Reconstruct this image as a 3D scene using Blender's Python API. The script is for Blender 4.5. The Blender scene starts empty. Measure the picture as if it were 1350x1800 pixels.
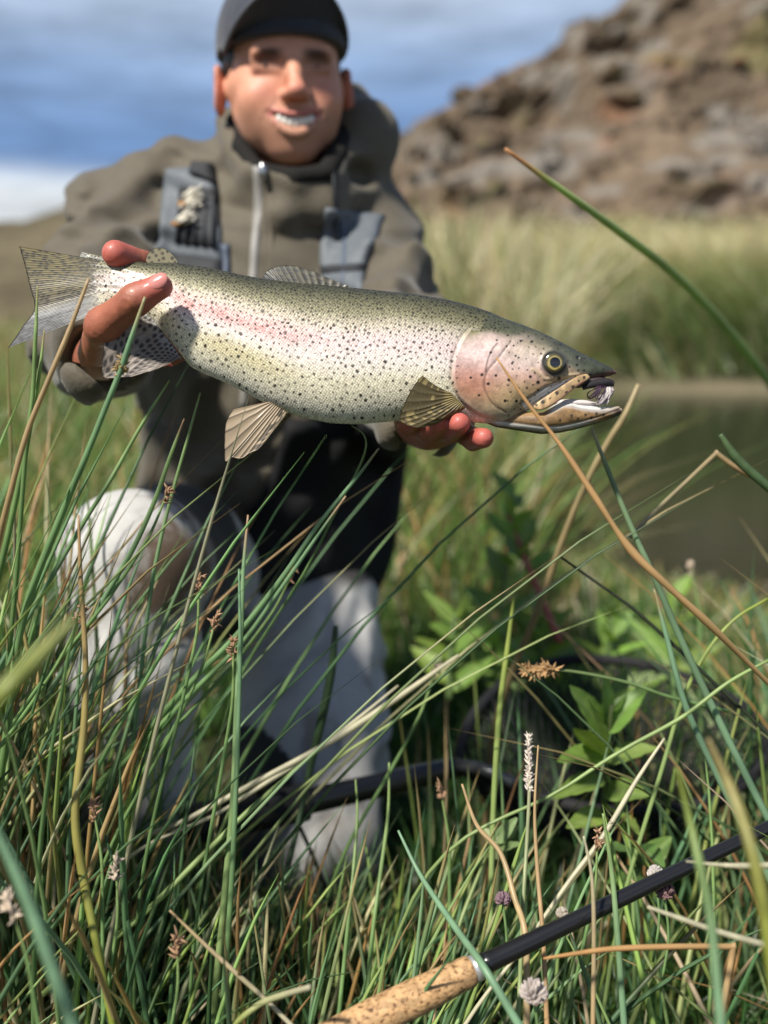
import bpy, math, random
import numpy as np
from mathutils import Vector
random.seed(7)
RNG = np.random.default_rng(11)
SC = bpy.context.scene
COLL = SC.collection

# ------------------------------------------------------------------ camera
PITCH = math.radians(10.7)
CAM = np.array([0.0, 0.0, 0.76])
FWD = np.array([0.0, math.cos(PITCH), -math.sin(PITCH)])
UPV = np.array([0.0, math.sin(PITCH), math.cos(PITCH)])
RGT = np.array([1.0, 0.0, 0.0])
FPX = 1800.0

def W(px, py, d):
    """a point measured in the photograph, d metres away along the view axis"""
    px = np.asarray(px, float); py = np.asarray(py, float); d = np.asarray(d, float)
    x = (px - 675) / FPX * d
    y = (900 - py) / FPX * d
    return CAM + x[..., None] * RGT + y[..., None] * UPV + d[..., None] * FWD

cd = bpy.data.cameras.new('camera')
cam = bpy.data.objects.new('camera', cd)
COLL.objects.link(cam)
cam.location = CAM
cam.rotation_euler = (math.pi / 2 - PITCH, 0, 0)
cd.sensor_fit = 'VERTICAL'
cd.sensor_height = 36
cd.sensor_width = 27
cd.lens = 36
cd.clip_start = 0.02
cd.clip_end = 2000
cd.dof.use_dof = True
cd.dof.focus_distance = 0.81
cd.dof.aperture_fstop = 3.0
cd.dof.aperture_blades = 0
SC.camera = cam

# ------------------------------------------------------------------ light
SUN_DIR = Vector((-0.48, -0.58, 0.92)).normalized()      # towards the sun
SUN_EL = math.asin(SUN_DIR.z)
SUN_AZ = math.atan2(SUN_DIR.x, SUN_DIR.y)
sd = bpy.data.lights.new('sun', 'SUN')
sd.energy = 5.0
sd.angle = math.radians(4)
sd.color = (1.0, 0.95, 0.86)
sun = bpy.data.objects.new('sun', sd)
COLL.objects.link(sun)
sun.location = (-3, -3, 8)
sun.rotation_euler = SUN_DIR.to_track_quat('Z', 'Y').to_euler()

world = bpy.data.worlds.new('World')
SC.world = world
world.use_nodes = True

def build_world():
    nt = world.node_tree
    nt.nodes.clear()
    N = nt.nodes.new; L = nt.links.new
    out = N('ShaderNodeOutputWorld'); bg = N('ShaderNodeBackground')
    bg.inputs['Strength'].default_value = 0.078
    L(bg.outputs[0], out.inputs[0])
    sky = N('ShaderNodeTexSky'); sky.sky_type = 'NISHITA'; sky.sun_disc = False
    sky.sun_elevation = SUN_EL; sky.sun_rotation = SUN_AZ
    tc = N('ShaderNodeTexCoord')
    sep = N('ShaderNodeSeparateXYZ'); L(tc.outputs['Generated'], sep.inputs[0])
    # broad cloud noise, stretched sideways
    mp = N('ShaderNodeMapping'); mp.inputs['Scale'].default_value = (2.2, 2.2, 9.0)
    L(tc.outputs['Generated'], mp.inputs['Vector'])
    nz = N('ShaderNodeTexNoise'); nz.inputs['Scale'].default_value = 1.6
    nz.inputs['Detail'].default_value = 3; nz.inputs['Roughness'].default_value = 0.4
    L(mp.outputs[0], nz.inputs['Vector'])
    ma = N('ShaderNodeMath'); ma.operation = 'MULTIPLY_ADD'
    ma.inputs[1].default_value = 0.06; ma.inputs[2].default_value = -0.03
    L(nz.outputs['Fac'], ma.inputs[0])
    ad = N('ShaderNodeMath'); ad.operation = 'ADD'
    L(sep.outputs['Z'], ad.inputs[0]); L(ma.outputs[0], ad.inputs[1])
    rmp = N('ShaderNodeValToRGB')
    cr = rmp.color_ramp
    st = [(0.0, (.62, .68, .74)), (0.105, (.78, .81, .84)), (0.122, (.64, .70, .78)), (0.146, (.17, .29, .55)),
          (0.165, (.16, .29, .57)), (0.205, (.27, .41, .68)), (0.25, (.42, .54, .74)), (0.29, (.53, .62, .77)), (0.36, (.40, .48, .64)), (0.55, (.10, .16, .30))]
    while len(cr.elements) < len(st):
        cr.elements.new(0.5)
    for e, (p, c) in zip(cr.elements, st):
        e.position = p; e.color = (c[0], c[1], c[2], 1)
    L(ad.outputs[0], rmp.inputs[0])
    # finer puffs lighten the deck a little
    nz2 = N('ShaderNodeTexNoise'); nz2.inputs['Scale'].default_value = 5.0; nz2.inputs['Detail'].default_value = 5
    L(mp.outputs[0], nz2.inputs['Vector'])
    mr = N('ShaderNodeMapRange'); mr.inputs[1].default_value = 0.3; mr.inputs[2].default_value = 0.75
    mr.inputs[3].default_value = 7.2; mr.inputs[4].default_value = 12.0
    L(nz2.outputs['Fac'], mr.inputs[0])
    vm = N('ShaderNodeVectorMath'); vm.operation = 'SCALE'
    L(rmp.outputs[0], vm.inputs[0]); L(mr.outputs[0], vm.inputs['Scale'])
    mx = N('ShaderNodeMix'); mx.data_type = 'RGBA'; mx.inputs[0].default_value = 0.86
    L(sky.outputs[0], mx.inputs[6]); L(vm.outputs[0], mx.inputs[7])
    L(mx.outputs[2], bg.inputs['Color'])
build_world()
SC.view_settings.view_transform = 'Standard'
SC.view_settings.look = 'None'
SC.view_settings.gamma = 1
SC.view_settings.use_curve_mapping = False
SC.view_settings.exposure = 0.45
try:
    SC.cycles.max_bounces = 8
    SC.cycles.transparent_max_bounces = 8
    SC.cycles.sample_clamp_indirect = 6
except Exception:
    pass

# ------------------------------------------------------------------ helpers
ORG = {}                                                   # world origin of every object

def ground_z(x, y):
    """height of the meadow floor"""
    x = np.asarray(x, float); y = np.asarray(y, float)
    bank = 1 / (1 + np.exp(-(x - (0.95 + 0.055 * y)) * 5)) * 1 / (1 + np.exp(-(y - 2.3) * 4))
    return 0.02 * np.sin(x * 5 + y * 2) + 0.02 * np.sin(y * 3.1 - x) - 0.42 * bank

def tagit(o, label=None, cat=None, group=None, kind=None):
    if label: o['label'] = label
    if cat: o['category'] = cat
    if group: o['group'] = group
    if kind: o['kind'] = kind
    return o

def empty(name, loc, label=None, cat=None, group=None, kind=None):
    o = bpy.data.objects.new(name, None)
    o.empty_display_size = 0.05
    COLL.objects.link(o)
    o.location = [float(v) for v in loc]
    ORG[o.name] = np.array(loc, float)
    return tagit(o, label, cat, group, kind)

def mesh_data(name, V, faces, col=None, uv=None, smooth=True):
    V = np.ascontiguousarray(V, np.float32)
    if isinstance(faces, np.ndarray):
        faces = [faces]
    faces = [np.asarray(f, np.int32) for f in faces if len(f)]
    me = bpy.data.meshes.new(name)
    me.vertices.add(len(V)); me.vertices.foreach_set('co', V.ravel())
    nl = sum(f.size for f in faces); nf = sum(len(f) for f in faces)
    me.loops.add(nl); me.polygons.add(nf)
    li = np.concatenate([f.ravel() for f in faces])
    tot = np.concatenate([np.full(len(f), f.shape[1], np.int32) for f in faces])
    st = np.concatenate([[0], np.cumsum(tot)[:-1]]).astype(np.int32)
    me.loops.foreach_set('vertex_index', li)
    me.polygons.foreach_set('loop_start', st)
    me.polygons.foreach_set('loop_total', tot)
    me.polygons.foreach_set('use_smooth', np.full(nf, bool(smooth)))
    me.update(calc_edges=True)
    if col is not None:
        a = me.attributes.new('Col', 'FLOAT_COLOR', 'POINT')
        c = np.ones((len(V), 4), np.float32); c[:, :3] = col
        a.data.foreach_set('color', c.ravel())
    if uv is not None:
        l = me.uv_layers.new(name='UVMap')
        l.data.foreach_set('uv', np.ascontiguousarray(np.asarray(uv, np.float32)[li]).ravel())
    return me

def mk(name, V, faces, mat, parent=None, col=None, uv=None, smooth=True, base=None):
    V = np.asarray(V, float)
    if parent is not None:
        org = ORG[parent.name]
    else:
        org = np.array(base if base is not None else [V[:, 0].mean(), V[:, 1].mean(), V[:, 2].min()], float)
    me = mesh_data(name, V - org, faces, col, uv, smooth)
    me.materials.append(mat)
    o = bpy.data.objects.new(name, me)
    COLL.objects.link(o)
    if parent is not None:
        o.parent = parent
    else:
        o.location = org
    ORG[o.name] = org
    return o

def smoothstep(a, b, x):
    t = np.clip((x - a) / (b - a), 0, 1)
    return t * t * (3 - 2 * t)

def lerp(a, b, t):
    return a + (b - a) * t

def _hash(ix, iy, iz):
    n = (ix * 374761393 + iy * 668265263 + iz * 2147483647 * 0 + iz * 1274126177) & 0xFFFFFFFF
    n = ((n ^ (n >> 13)) * 1274126177) & 0xFFFFFFFF
    n = n ^ (n >> 16)
    return (n & 0xFFFF) / 65535.0

def noise3(x, y, z):
    x, y, z = np.broadcast_arrays(np.asarray(x, float), np.asarray(y, float), np.asarray(z, float))
    fx, fy, fz = np.floor(x), np.floor(y), np.floor(z)
    ix, iy, iz = fx.astype(np.int64), fy.astype(np.int64), fz.astype(np.int64)
    u, v, w = x - fx, y - fy, z - fz
    u = u * u * (3 - 2 * u); v = v * v * (3 - 2 * v); w = w * w * (3 - 2 * w)
    r = 0
    for a in (0, 1):
        for b in (0, 1):
            for c in (0, 1):
                r = r + _hash(ix + a, iy + b, iz + c) * (u if a else 1 - u) * (v if b else 1 - v) * (w if c else 1 - w)
    return r

def fbm(x, y, z, octv=4, gain=0.5):
    s = 0; a = 1; t = 0
    for i in range(octv):
        s = s + a * noise3(x * 2 ** i + 17.3 * i, y * 2 ** i + 5.1 * i, z * 2 ** i)
        t += a; a *= gain
    return s / t

def grid_faces(nu, nv, closed_u=False, closed_v=False):
    """vertex index = i*nv + j"""
    iu = np.arange(nu if closed_u else nu - 1); jv = np.arange(nv if closed_v else nv - 1)
    I, J = np.meshgrid(iu, jv, indexing='ij')
    I2, J2 = (I + 1) % nu, (J + 1) % nv
    return np.stack([I * nv + J, I2 * nv + J, I2 * nv + J2, I * nv + J2], -1).reshape(-1, 4)

def catmull(P, n):
    """smooth polyline through the points P, n samples"""
    P = np.asarray(P, float)
    if len(P) == 2:
        t = np.linspace(0, 1, n)[:, None]
        return P[0] * (1 - t) + P[1] * t
    Q = np.vstack([2 * P[0] - P[1], P, 2 * P[-1] - P[-2]])
    s = np.linspace(0, len(P) - 1 - 1e-9, n)
    k = s.astype(int); t = (s - k)[:, None]
    a, b, c, d = Q[k], Q[k + 1], Q[k + 2], Q[k + 3]
    return 0.5 * (2 * b + (c - a) * t + (2 * a - 5 * b + 4 * c - d) * t ** 2 + (3 * b - a - 3 * c + d) * t ** 3)

def tube(P, r, nseg=8, cap=True):
    """P (n,3) centre line, r radius (n); returns verts, face arrays"""
    P = np.asarray(P, float); n = len(P); r = np.broadcast_to(np.asarray(r, float), (n,))
    T = np.gradient(P, axis=0); T /= np.linalg.norm(T, axis=1)[:, None] + 1e-12
    ref = np.array([0.0, 0.0, 1.0]) if abs(T[:, 2]).mean() < 0.8 else np.array([0.0, 1.0, 0.0])
    A = np.cross(T, ref); A /= np.linalg.norm(A, axis=1)[:, None] + 1e-12
    B = np.cross(T, A)
    th = np.linspace(0, 2 * math.pi, nseg, endpoint=False)
    V = P[:, None] + r[:, None, None] * (np.cos(th)[None, :, None] * A[:, None] + np.sin(th)[None, :, None] * B[:, None])
    V = V.reshape(-1, 3)
    fs = [grid_faces(n, nseg, False, True)]
    if cap:
        V = np.vstack([V, P[0], P[-1]])
        a, b = n * nseg, n * nseg + 1
        i = np.arange(nseg); j = (i + 1) % nseg
        fs.append(np.stack([np.full(nseg, a), i, j], 1))
        fs.append(np.stack([np.full(nseg, b), (n - 1) * nseg + j, (n - 1) * nseg + i], 1))
    return V, fs

class Bag:
    """collects several shapes into the arrays of one mesh"""
    def __init__(self):
        self.V = []; self.F = []; self.C = []; self.n = 0
    def add(self, V, fs, col=None):
        V = np.asarray(V, float)
        if isinstance(fs, np.ndarray):
            fs = [fs]
        for f in fs:
            self.F.append(np.asarray(f) + self.n)
        self.V.append(V); self.n += len(V)
        c = np.zeros((len(V), 3)); c[:] = (0.5, 0.5, 0.5) if col is None else col
        self.C.append(c)
    def faces(self):
        d = {}
        for f in self.F:
            d.setdefault(f.shape[1], []).append(f)
        return [np.concatenate(v) for v in d.values()]
    def build(self, name, mat, parent=None, smooth=True, base=None):
        return mk(name, np.vstack(self.V), self.faces(), mat, parent, np.vstack(self.C), None, smooth, base)

def ellipsoid(c, r, nu=16, nv=10, M=None):
    u = np.linspace(0, 2 * math.pi, nu, endpoint=False); v = np.linspace(1e-3, math.pi - 1e-3, nv)
    Vv, Uu = np.meshgrid(v, u, indexing='ij')
    P = np.stack([np.sin(Vv) * np.cos(Uu) * r[0], np.sin(Vv) * np.sin(Uu) * r[1], np.cos(Vv) * r[2]], -1).reshape(-1, 3)
    if M is not None:
        P = P @ np.asarray(M)
    return P + np.asarray(c), [grid_faces(nv, nu, False, True)[:, ::-1]]

# ------------------------------------------------------------------ signed-distance modelling
class SDF:
    def __init__(self, lo, hi, h):
        self.lo = np.array(lo, float); self.h = h
        self.n = np.ceil((np.array(hi) - self.lo) / h).astype(int) + 1
        self.f = np.full(self.n, 0.3, np.float32)
        self.ax = [self.lo[i] + h * np.arange(self.n[i]) for i in range(3)]
    def sub(self, lo, hi):
        sl = []
        for i in range(3):
            a = int(max(0, math.floor((lo[i] - self.lo[i]) / self.h)))
            b = int(min(self.n[i], math.ceil((hi[i] - self.lo[i]) / self.h) + 1))
            if b <= a: return None, None
            sl.append(slice(a, b))
        g = np.stack(np.meshgrid(*[self.ax[i][sl[i]] for i in range(3)], indexing='ij'), -1).astype(np.float32)
        return tuple(sl), g
    def _op(self, sl, d, k, op):
        a = self.f[sl]
        if op == 'u':
            if k <= 0: r = np.minimum(a, d)
            else:
                hh = np.clip(0.5 + 0.5 * (d - a) / k, 0, 1)
                r = d * (1 - hh) + a * hh - k * hh * (1 - hh)
        else:
            d = -d
            hh = np.clip(0.5 - 0.5 * (d - a) / max(k, 1e-6), 0, 1)
            r = d * (1 - hh) + a * hh + k * hh * (1 - hh)
        self.f[sl] = r
    def cap(self, a, b, ra, rb, k=0.01, op='u', flat=None):
        a = np.array(a, float); b = np.array(b, float); R = max(ra, rb) + 2 * k + 3 * self.h
        sl, g = self.sub(np.minimum(a, b) - R, np.maximum(a, b) + R)
        if sl is None: return
        ab = b - a
        t = np.clip(((g - a) @ ab) / max(ab @ ab, 1e-9), 0, 1)[..., None]
        q = g - (a + t * ab)
        if flat is not None:                                  # flatten along a direction (dir, factor)
            n = np.array(flat[0], float); n /= np.linalg.norm(n)
            q = q + (q @ n)[..., None] * n * (flat[1] - 1)
        d = np.linalg.norm(q, axis=-1) - (ra + (rb - ra) * t[..., 0])
        self._op(sl, d.astype(np.float32), k, op)
    def chain(self, pts, rads, k=0.01, op='u', flat=None):
        for i in range(len(pts) - 1):
            self.cap(pts[i], pts[i + 1], rads[i], rads[i + 1], k, op, flat)
    def ell(self, c, r, k=0.01, op='u', M=None, warp=None):
        c = np.array(c, float); r = np.array(r, float)
        R = r.max() + 2 * k + 3 * self.h
        sl, g = self.sub(c - R, c + R)
        if sl is None: return
        q = g - c
        if M is not None: q = q @ np.asarray(M, np.float32)
        if warp is not None: q = warp(q)
        k0 = np.linalg.norm(q / r, axis=-1); k1 = np.linalg.norm(q / r ** 2, axis=-1) + 1e-9
        self._op(sl, (k0 * (k0 - 1) / k1).astype(np.float32), k, op)
    def coords(self):
        return np.meshgrid(*self.ax, indexing='ij')
    def sample(self, P):
        q = (np.asarray(P) - self.lo) / self.h
        i = np.clip(np.floor(q).astype(int), 0, self.n - 2); t = np.clip(q - i, 0, 1)
        r = 0
        for a in (0, 1):
            for b in (0, 1):
                for c in (0, 1):
                    w = (t[..., 0] if a else 1 - t[..., 0]) * (t[..., 1] if b else 1 - t[..., 1]) * (t[..., 2] if c else 1 - t[..., 2])
                    r = r + w * self.f[i[..., 0] + a, i[..., 1] + b, i[..., 2] + c]
        return r
    def mesh(self, smooth=1):
        f = self.f; s = f < 0
        n = self.n
        C = [(a, b, c) for a in (0, 1) for b in (0, 1) for c in (0, 1)]
        cnt = np.zeros(n - 1, np.int8)
        for a, b, c in C:
            cnt += s[a:n[0] - 1 + a, b:n[1] - 1 + b, c:n[2] - 1 + c]
        act = (cnt > 0) & (cnt < 8)
        I = np.argwhere(act)
        idx = np.full(n - 1, -1, np.int64); idx[act] = np.arange(len(I))
        acc = np.zeros((len(I), 3)); num = np.zeros(len(I))
        for i, a in enumerate(C):
            for b in C[i + 1:]:
                if sum(abs(np.array(a) - np.array(b))) != 1: continue
                fa = f[I[:, 0] + a[0], I[:, 1] + a[1], I[:, 2] + a[2]]; fb = f[I[:, 0] + b[0], I[:, 1] + b[1], I[:, 2] + b[2]]
                m = (fa < 0) != (fb < 0)
                t = fa[m] / (fa[m] - fb[m])
                acc[m] += np.array(a) + (np.array(b) - np.array(a)) * t[:, None]; num[m] += 1
        V = self.lo + self.h * (I + acc / num[:, None])
        Q = []
        for ax in range(3):
            o1, o2 = (ax + 1) % 3, (ax + 2) % 3
            sa = [slice(None)] * 3; sb = [slice(None)] * 3
            sa[ax] = slice(0, n[ax] - 1); sb[ax] = slice(1, n[ax])
            ch = s[tuple(sa)] != s[tuple(sb)]
            E = np.argwhere(ch)
            E = E[(E[:, o1] > 0) & (E[:, o2] > 0) & (E[:, o1] < n[o1] - 1) & (E[:, o2] < n[o2] - 1)]
            inside = s[E[:, 0], E[:, 1], E[:, 2]]
            def cell(d1, d2):
                c = E.copy(); c[:, o1] += d1; c[:, o2] += d2
                return idx[c[:, 0], c[:, 1], c[:, 2]]
            q = np.stack([cell(-1, -1), cell(0, -1), cell(0, 0), cell(-1, 0)], 1)
            q[~inside] = q[~inside][:, ::-1]
            Q.append(q)
        Q = np.concatenate(Q)
        for _ in range(smooth):
            V = laplace(V, Q, 0.5)
        return V, Q

def laplace(V, Q, lam):
    a = Q.ravel(); b = np.roll(Q, -1, 1).ravel()
    n = len(V); cnt = np.bincount(a, minlength=n) + np.bincount(b, minlength=n)
    out = np.empty_like(V)
    for i in range(3):
        s = np.bincount(a, V[b, i], n) + np.bincount(b, V[a, i], n)
        out[:, i] = V[:, i] * (1 - lam) + lam * s / np.maximum(cnt, 1)
    return out

# ------------------------------------------------------------------ materials
def new_mat(name):
    m = bpy.data.materials.new(name); m.use_nodes = True
    nt = m.node_tree; nt.nodes.clear()
    out = nt.nodes.new('ShaderNodeOutputMaterial'); b = nt.nodes.new('ShaderNodeBsdfPrincipled')
    nt.links.new(b.outputs[0], out.inputs[0])
    return m, nt, b, out

def mat(name, color=None, rough=0.6, spec=0.5, metal=0.0, var=0.0, vscale=40.0, bump=0.0, bscale=200.0, bdist=0.001,
        coat=0.0, sss=0.0, sheen=0.0, trans=0.0, attr=True, weave=0.0):
    m, nt, b, out = new_mat(name)
    N = nt.nodes.new; L = nt.links.new
    b.inputs['Roughness'].default_value = rough
    b.inputs['Specular IOR Level'].default_value = spec
    b.inputs['Metallic'].default_value = metal
    b.inputs['Coat Weight'].default_value = coat
    b.inputs['Coat Roughness'].default_value = 0.15
    if sheen: b.inputs['Sheen Weight'].default_value = sheen
    if sss:
        b.inputs['Subsurface Weight'].default_value = sss
        b.inputs['Subsurface Radius'].default_value = (1.0, 0.35, 0.2)
        b.inputs['Subsurface Scale'].default_value = 0.006
    if color is None:
        a = N('ShaderNodeAttribute'); a.attribute_name = 'Col'; src = a.outputs['Color']
    else:
        r = N('ShaderNodeRGB'); r.outputs[0].default_value = (*color, 1); src = r.outputs[0]
    tc = N('ShaderNodeTexCoord')
    if var:
        nz = N('ShaderNodeTexNoise'); nz.inputs['Scale'].default_value = vscale; nz.inputs['Detail'].default_value = 6
        nz.inputs['Roughness'].default_value = 0.6
        L(tc.outputs['Object'], nz.inputs['Vector'])
        mr = N('ShaderNodeMapRange'); mr.inputs[1].default_value = 0.25; mr.inputs[2].default_value = 0.75
        mr.inputs[3].default_value = 1 - var; mr.inputs[4].default_value = 1 + var
        L(nz.outputs['Fac'], mr.inputs[0])
        vm = N('ShaderNodeVectorMath'); vm.operation = 'SCALE'
        L(src, vm.inputs[0]); L(mr.outputs[0], vm.inputs['Scale']); src = vm.outputs[0]
    L(src, b.inputs['Base Color'])
    if bump:
        nb = N('ShaderNodeTexNoise'); nb.inputs['Scale'].default_value = bscale; nb.inputs['Detail'].default_value = 5
        L(tc.outputs['Object'], nb.inputs['Vector'])
        bp = N('ShaderNodeBump'); bp.inputs['Strength'].default_value = bump; bp.inputs['Distance'].default_value = bdist
        L(nb.outputs['Fac'], bp.inputs['Height']); L(bp.outputs[0], b.inputs['Normal'])
    if trans:
        tr = N('ShaderNodeBsdfTranslucent'); L(src, tr.inputs['Color'])
        mx = N('ShaderNodeMixShader'); mx.inputs[0].default_value = trans
        L(b.outputs[0], mx.inputs[1]); L(tr.outputs[0], mx.inputs[2]); L(mx.outputs[0], out.inputs[0])
    return m

def srgb(r, g, b):
    c = np.array([r, g, b]) / 255.0
    return tuple(np.where(c <= 0.04045, c / 12.92, ((c + 0.055) / 1.055) ** 2.4))

# ================================================================== THE SETTING
def shore(y):
    return 0.18 + 0.19 * y

def ground_z(x, y):
    x = np.asarray(x, float); y = np.asarray(y, float)
    sg = lambda t: 1 / (1 + np.exp(-np.clip(t, -40, 40)))
    bank = sg((x - shore(y)) * 4) * sg((y - 3.3) * 3) * (1 - sg((y - 13.9) * 3))
    z = 0.018 * np.sin(x * 5 + y * 2) + 0.02 * np.sin(y * 3.1 - x) - 0.6 * bank
    z = z + 1.9 * smoothstep(14.5, 30, y) * smoothstep(-8, 0, x - 0.02 * y) + 0.25 * smoothstep(6, 30, y)
    return z

def build_ground():
    xs = np.concatenate([[-1500, -400, -120, -60, -30, -15], np.linspace(-9, 13, 120), [18, 26, 40, 70, 150, 400, 1500]])
    ys = np.concatenate([[-300, -60, -15, -4], np.linspace(-2, 8, 70), np.linspace(8.2, 34, 80), [40, 60, 100, 200, 500, 1500]])
    X, Y = np.meshgrid(xs, ys, indexing='ij')
    Z = ground_z(X, Y)
    V = np.stack([X, Y, Z], -1).reshape(-1, 3)
    n = fbm(X * 2, Y * 2, 0, 4)
    c = np.array([.030, .034, .014]) * (0.6 + 0.8 * n[..., None])
    mud = smoothstep(-0.02, -0.12, Z)[..., None] * ((Y > 10) & (X > 0))[..., None]
    c = c * (1 - mud) + np.array([.15, .13, .085]) * mud
    far = smoothstep(15, 26, Y)[..., None]
    c = c * (1 - far) + np.array([.27, .25, .13]) * far * (0.7 + 0.6 * n[..., None])
    mk('ground', V, grid_faces(len(xs), len(ys)), mat('meadow_soil', None, .95, .1, var=.35, vscale=25, bump=.6, bscale=60, bdist=.01), col=c.reshape(-1, 3), base=(0, 0, 0))['kind'] = 'structure'
build_ground()

def build_water():
    xs = np.linspace(-4, 60, 90); ys = np.linspace(2.6, 15.4, 60)
    X, Y = np.meshgrid(xs, ys, indexing='ij')
    V = np.stack([X, Y, np.full_like(X, -0.24)], -1).reshape(-1, 3)
    m, nt, b, out = new_mat('pond_water')
    b.inputs['Base Color'].default_value = (.022, .026, .014, 1); b.inputs['Roughness'].default_value = .10
    b.inputs['IOR'].default_value = 1.14
    N = nt.nodes.new; L = nt.links.new
    tc = N('ShaderNodeTexCoord'); mp = N('ShaderNodeMapping'); mp.inputs['Scale'].default_value = (1.2, 3.0, 1)
    L(tc.outputs['Object'], mp.inputs[0])
    nz = N('ShaderNodeTexNoise'); nz.inputs['Scale'].default_value = 2.2; nz.inputs['Detail'].default_value = 4
    L(mp.outputs[0], nz.inputs['Vector'])
    bp = N('ShaderNodeBump'); bp.inputs['Strength'].default_value = .10; bp.inputs['Distance'].default_value = .05
    L(nz.outputs['Fac'], bp.inputs['Height']); L(bp.outputs[0], b.inputs['Normal'])
    mk('water', V, grid_faces(len(xs), len(ys)), m, base=(0, 0, -.24))['kind'] = 'structure'
build_water()

# ---- rocky hill on the right
HILL_X = np.array([-6, -3.2, -1.6, -.6, .1, .9, 1.7, 2.9, 4.2, 5.1, 6.6, 7.6, 8.1, 9.3, 10.2, 11.4, 14, 18, 24, 34, 60])
HILL_H = 0.5 + np.array([1.2, 1.8, 3.4, 4.6, 5.8, 6.9, 7.8, 8.35, 9.2, 9.8, 10.5, 11.2, 12.2, 12.4, 12.9, 14.2, 16, 18.5, 21, 23, 20])
def rock_noise(x, y, z):
    r = 0
    for s, a in ((.20, 1.5), (.5, .72), (1.2, .36), (2.6, .2)):
        n = noise3(x * s + 3, y * s, z * s * 1.9 + 7)
        r = r + a * (1 - abs(2 * n - 1) * 1.6)
    return r - .5
def hill_point(x, t):
    """t: 0 foot of the slope, 1 on the ridge, >1 down the far side"""
    H = np.interp(x + .7, HILL_X, HILL_H)
    y = 27 + 18 * t + 0.25 * np.clip(x, -6, 30)
    prof = np.where(t < 1, smoothstep(-0.25, 1.05, t) * .55 + .45 * np.clip(t, 0, 1), 1 - 0.5 * (t - 1))
    z = 1.2 + (H - 1.2) * prof
    terrace = 0.35 * np.sin(z * 1.7 + 2 * noise3(x * .2, 0, 3)) 
    n = rock_noise(x, y, z)
    amp = smoothstep(0, .12, t) * (0.55 + .45 * np.clip((H - 1) / 6, 0, 1))
    ridge_keep = np.where(t > .9, .45, 1)
    y2 = y - (n * 0.9 + terrace) * amp
    z2 = z + n * .42 * amp * ridge_keep
    return np.stack([x + 0.25 * n * amp, y2, z2], -1), n
def rock_color(P, n):
    a = fbm(P[..., 0] * .35, P[..., 1] * .35, P[..., 2] * .5, 4)
    b = noise3(P[..., 0] * .9 + 40, P[..., 1] * .9, P[..., 2] * 1.3)
    c = np.array([.125, .093, .064]) * (0.25 + 1.5 * a[..., None])
    grey = smoothstep(.55, .75, b)[..., None]
    c = c * (1 - grey) + np.array([.19, .17, .145]) * grey
    red = smoothstep(.70, .85, noise3(P[..., 0] * .5 + 9, P[..., 1] * .4, P[..., 2] * .5))[..., None]
    c = c * (1 - red * .6) + np.array([.20, .09, .045]) * red * .6
    gr = smoothstep(.72, .85, noise3(P[..., 0] * .6, P[..., 1] * .6 + 33, P[..., 2] * .6))[..., None]
    c = c * (1 - gr * .5) + np.array([.17, .16, .06]) * gr * .5
    return c
def build_hill():
    xs = np.concatenate([np.linspace(-6, 22, 300), np.linspace(22.5, 60, 40)]); ts = np.concatenate([np.linspace(0, 1.05, 150), [1.2, 1.5, 2.2]])
    X, T = np.meshgrid(xs, ts, indexing='ij')
    P, n = hill_point(X, T)
    c = rock_color(P, n)
    m = mat('weathered_rock', None, .92, .2, var=.35, vscale=1.6, bump=.8, bscale=3.0, bdist=.25)
    o = mk('rocky_hill', P.reshape(-1, 3), grid_faces(len(xs), len(ts)), m, col=c.reshape(-1, 3), base=(8, 30, 0))
    o['kind'] = 'structure'
    # loose blocks and outcrops sitting on the slope
    datas = []
    for k in range(8):
        u = np.linspace(0, 2 * math.pi, 12, endpoint=False); v = np.linspace(.05, math.pi - .05, 8)
        Vv, Uu = np.meshgrid(v, u, indexing='ij')
        D = np.stack([np.sin(Vv) * np.cos(Uu), np.sin(Vv) * np.sin(Uu), np.cos(Vv)], -1)
        ex = 0.55
        D2 = np.sign(D) * np.abs(D) ** ex
        r = 0.72 + .55 * fbm(D[..., 0] * 1.3 + 9 * k, D[..., 1] * 1.3, D[..., 2] * 1.3, 3)
        V = (D2 * r[..., None] * np.array([1, .8, .6])).reshape(-1, 3)
        cc = rock_color((D * 1.5 + 11 * k).reshape(-1, 3), 0) * (0.8 + .15 * (k % 4))
        md = mesh_data('rock', V, grid_faces(8, 12, False, True)[:, ::-1], cc, smooth=False)
        md.materials.append(m); datas.append(md)
    for i in range(90):
        x = RNG.uniform(-2.2, 16); t = RNG.uniform(.03, 1.0) ** .9
        if i < 26: t = RNG.uniform(.93, 1.0)
        p, _ = hill_point(np.array([x]), np.array([t])); p = p[0]
        s = RNG.uniform(.15, .30) * RNG.uniform(.8, 2.2) * (1 if t < .9 else .6)
        r = bpy.data.objects.new('rock', datas[i % 8]); COLL.objects.link(r)
        r.parent = o; r.location = [float(a) for a in p - ORG[o.name] + np.array([0, 0, .08 * s])]
        r.rotation_euler = (RNG.uniform(-.4, .4), RNG.uniform(-.5, .5), RNG.uniform(0, 6.28)); r.scale = (s * RNG.uniform(.8, 1.3), s, s * RNG.uniform(.6, 1.0))
build_hill()

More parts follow.
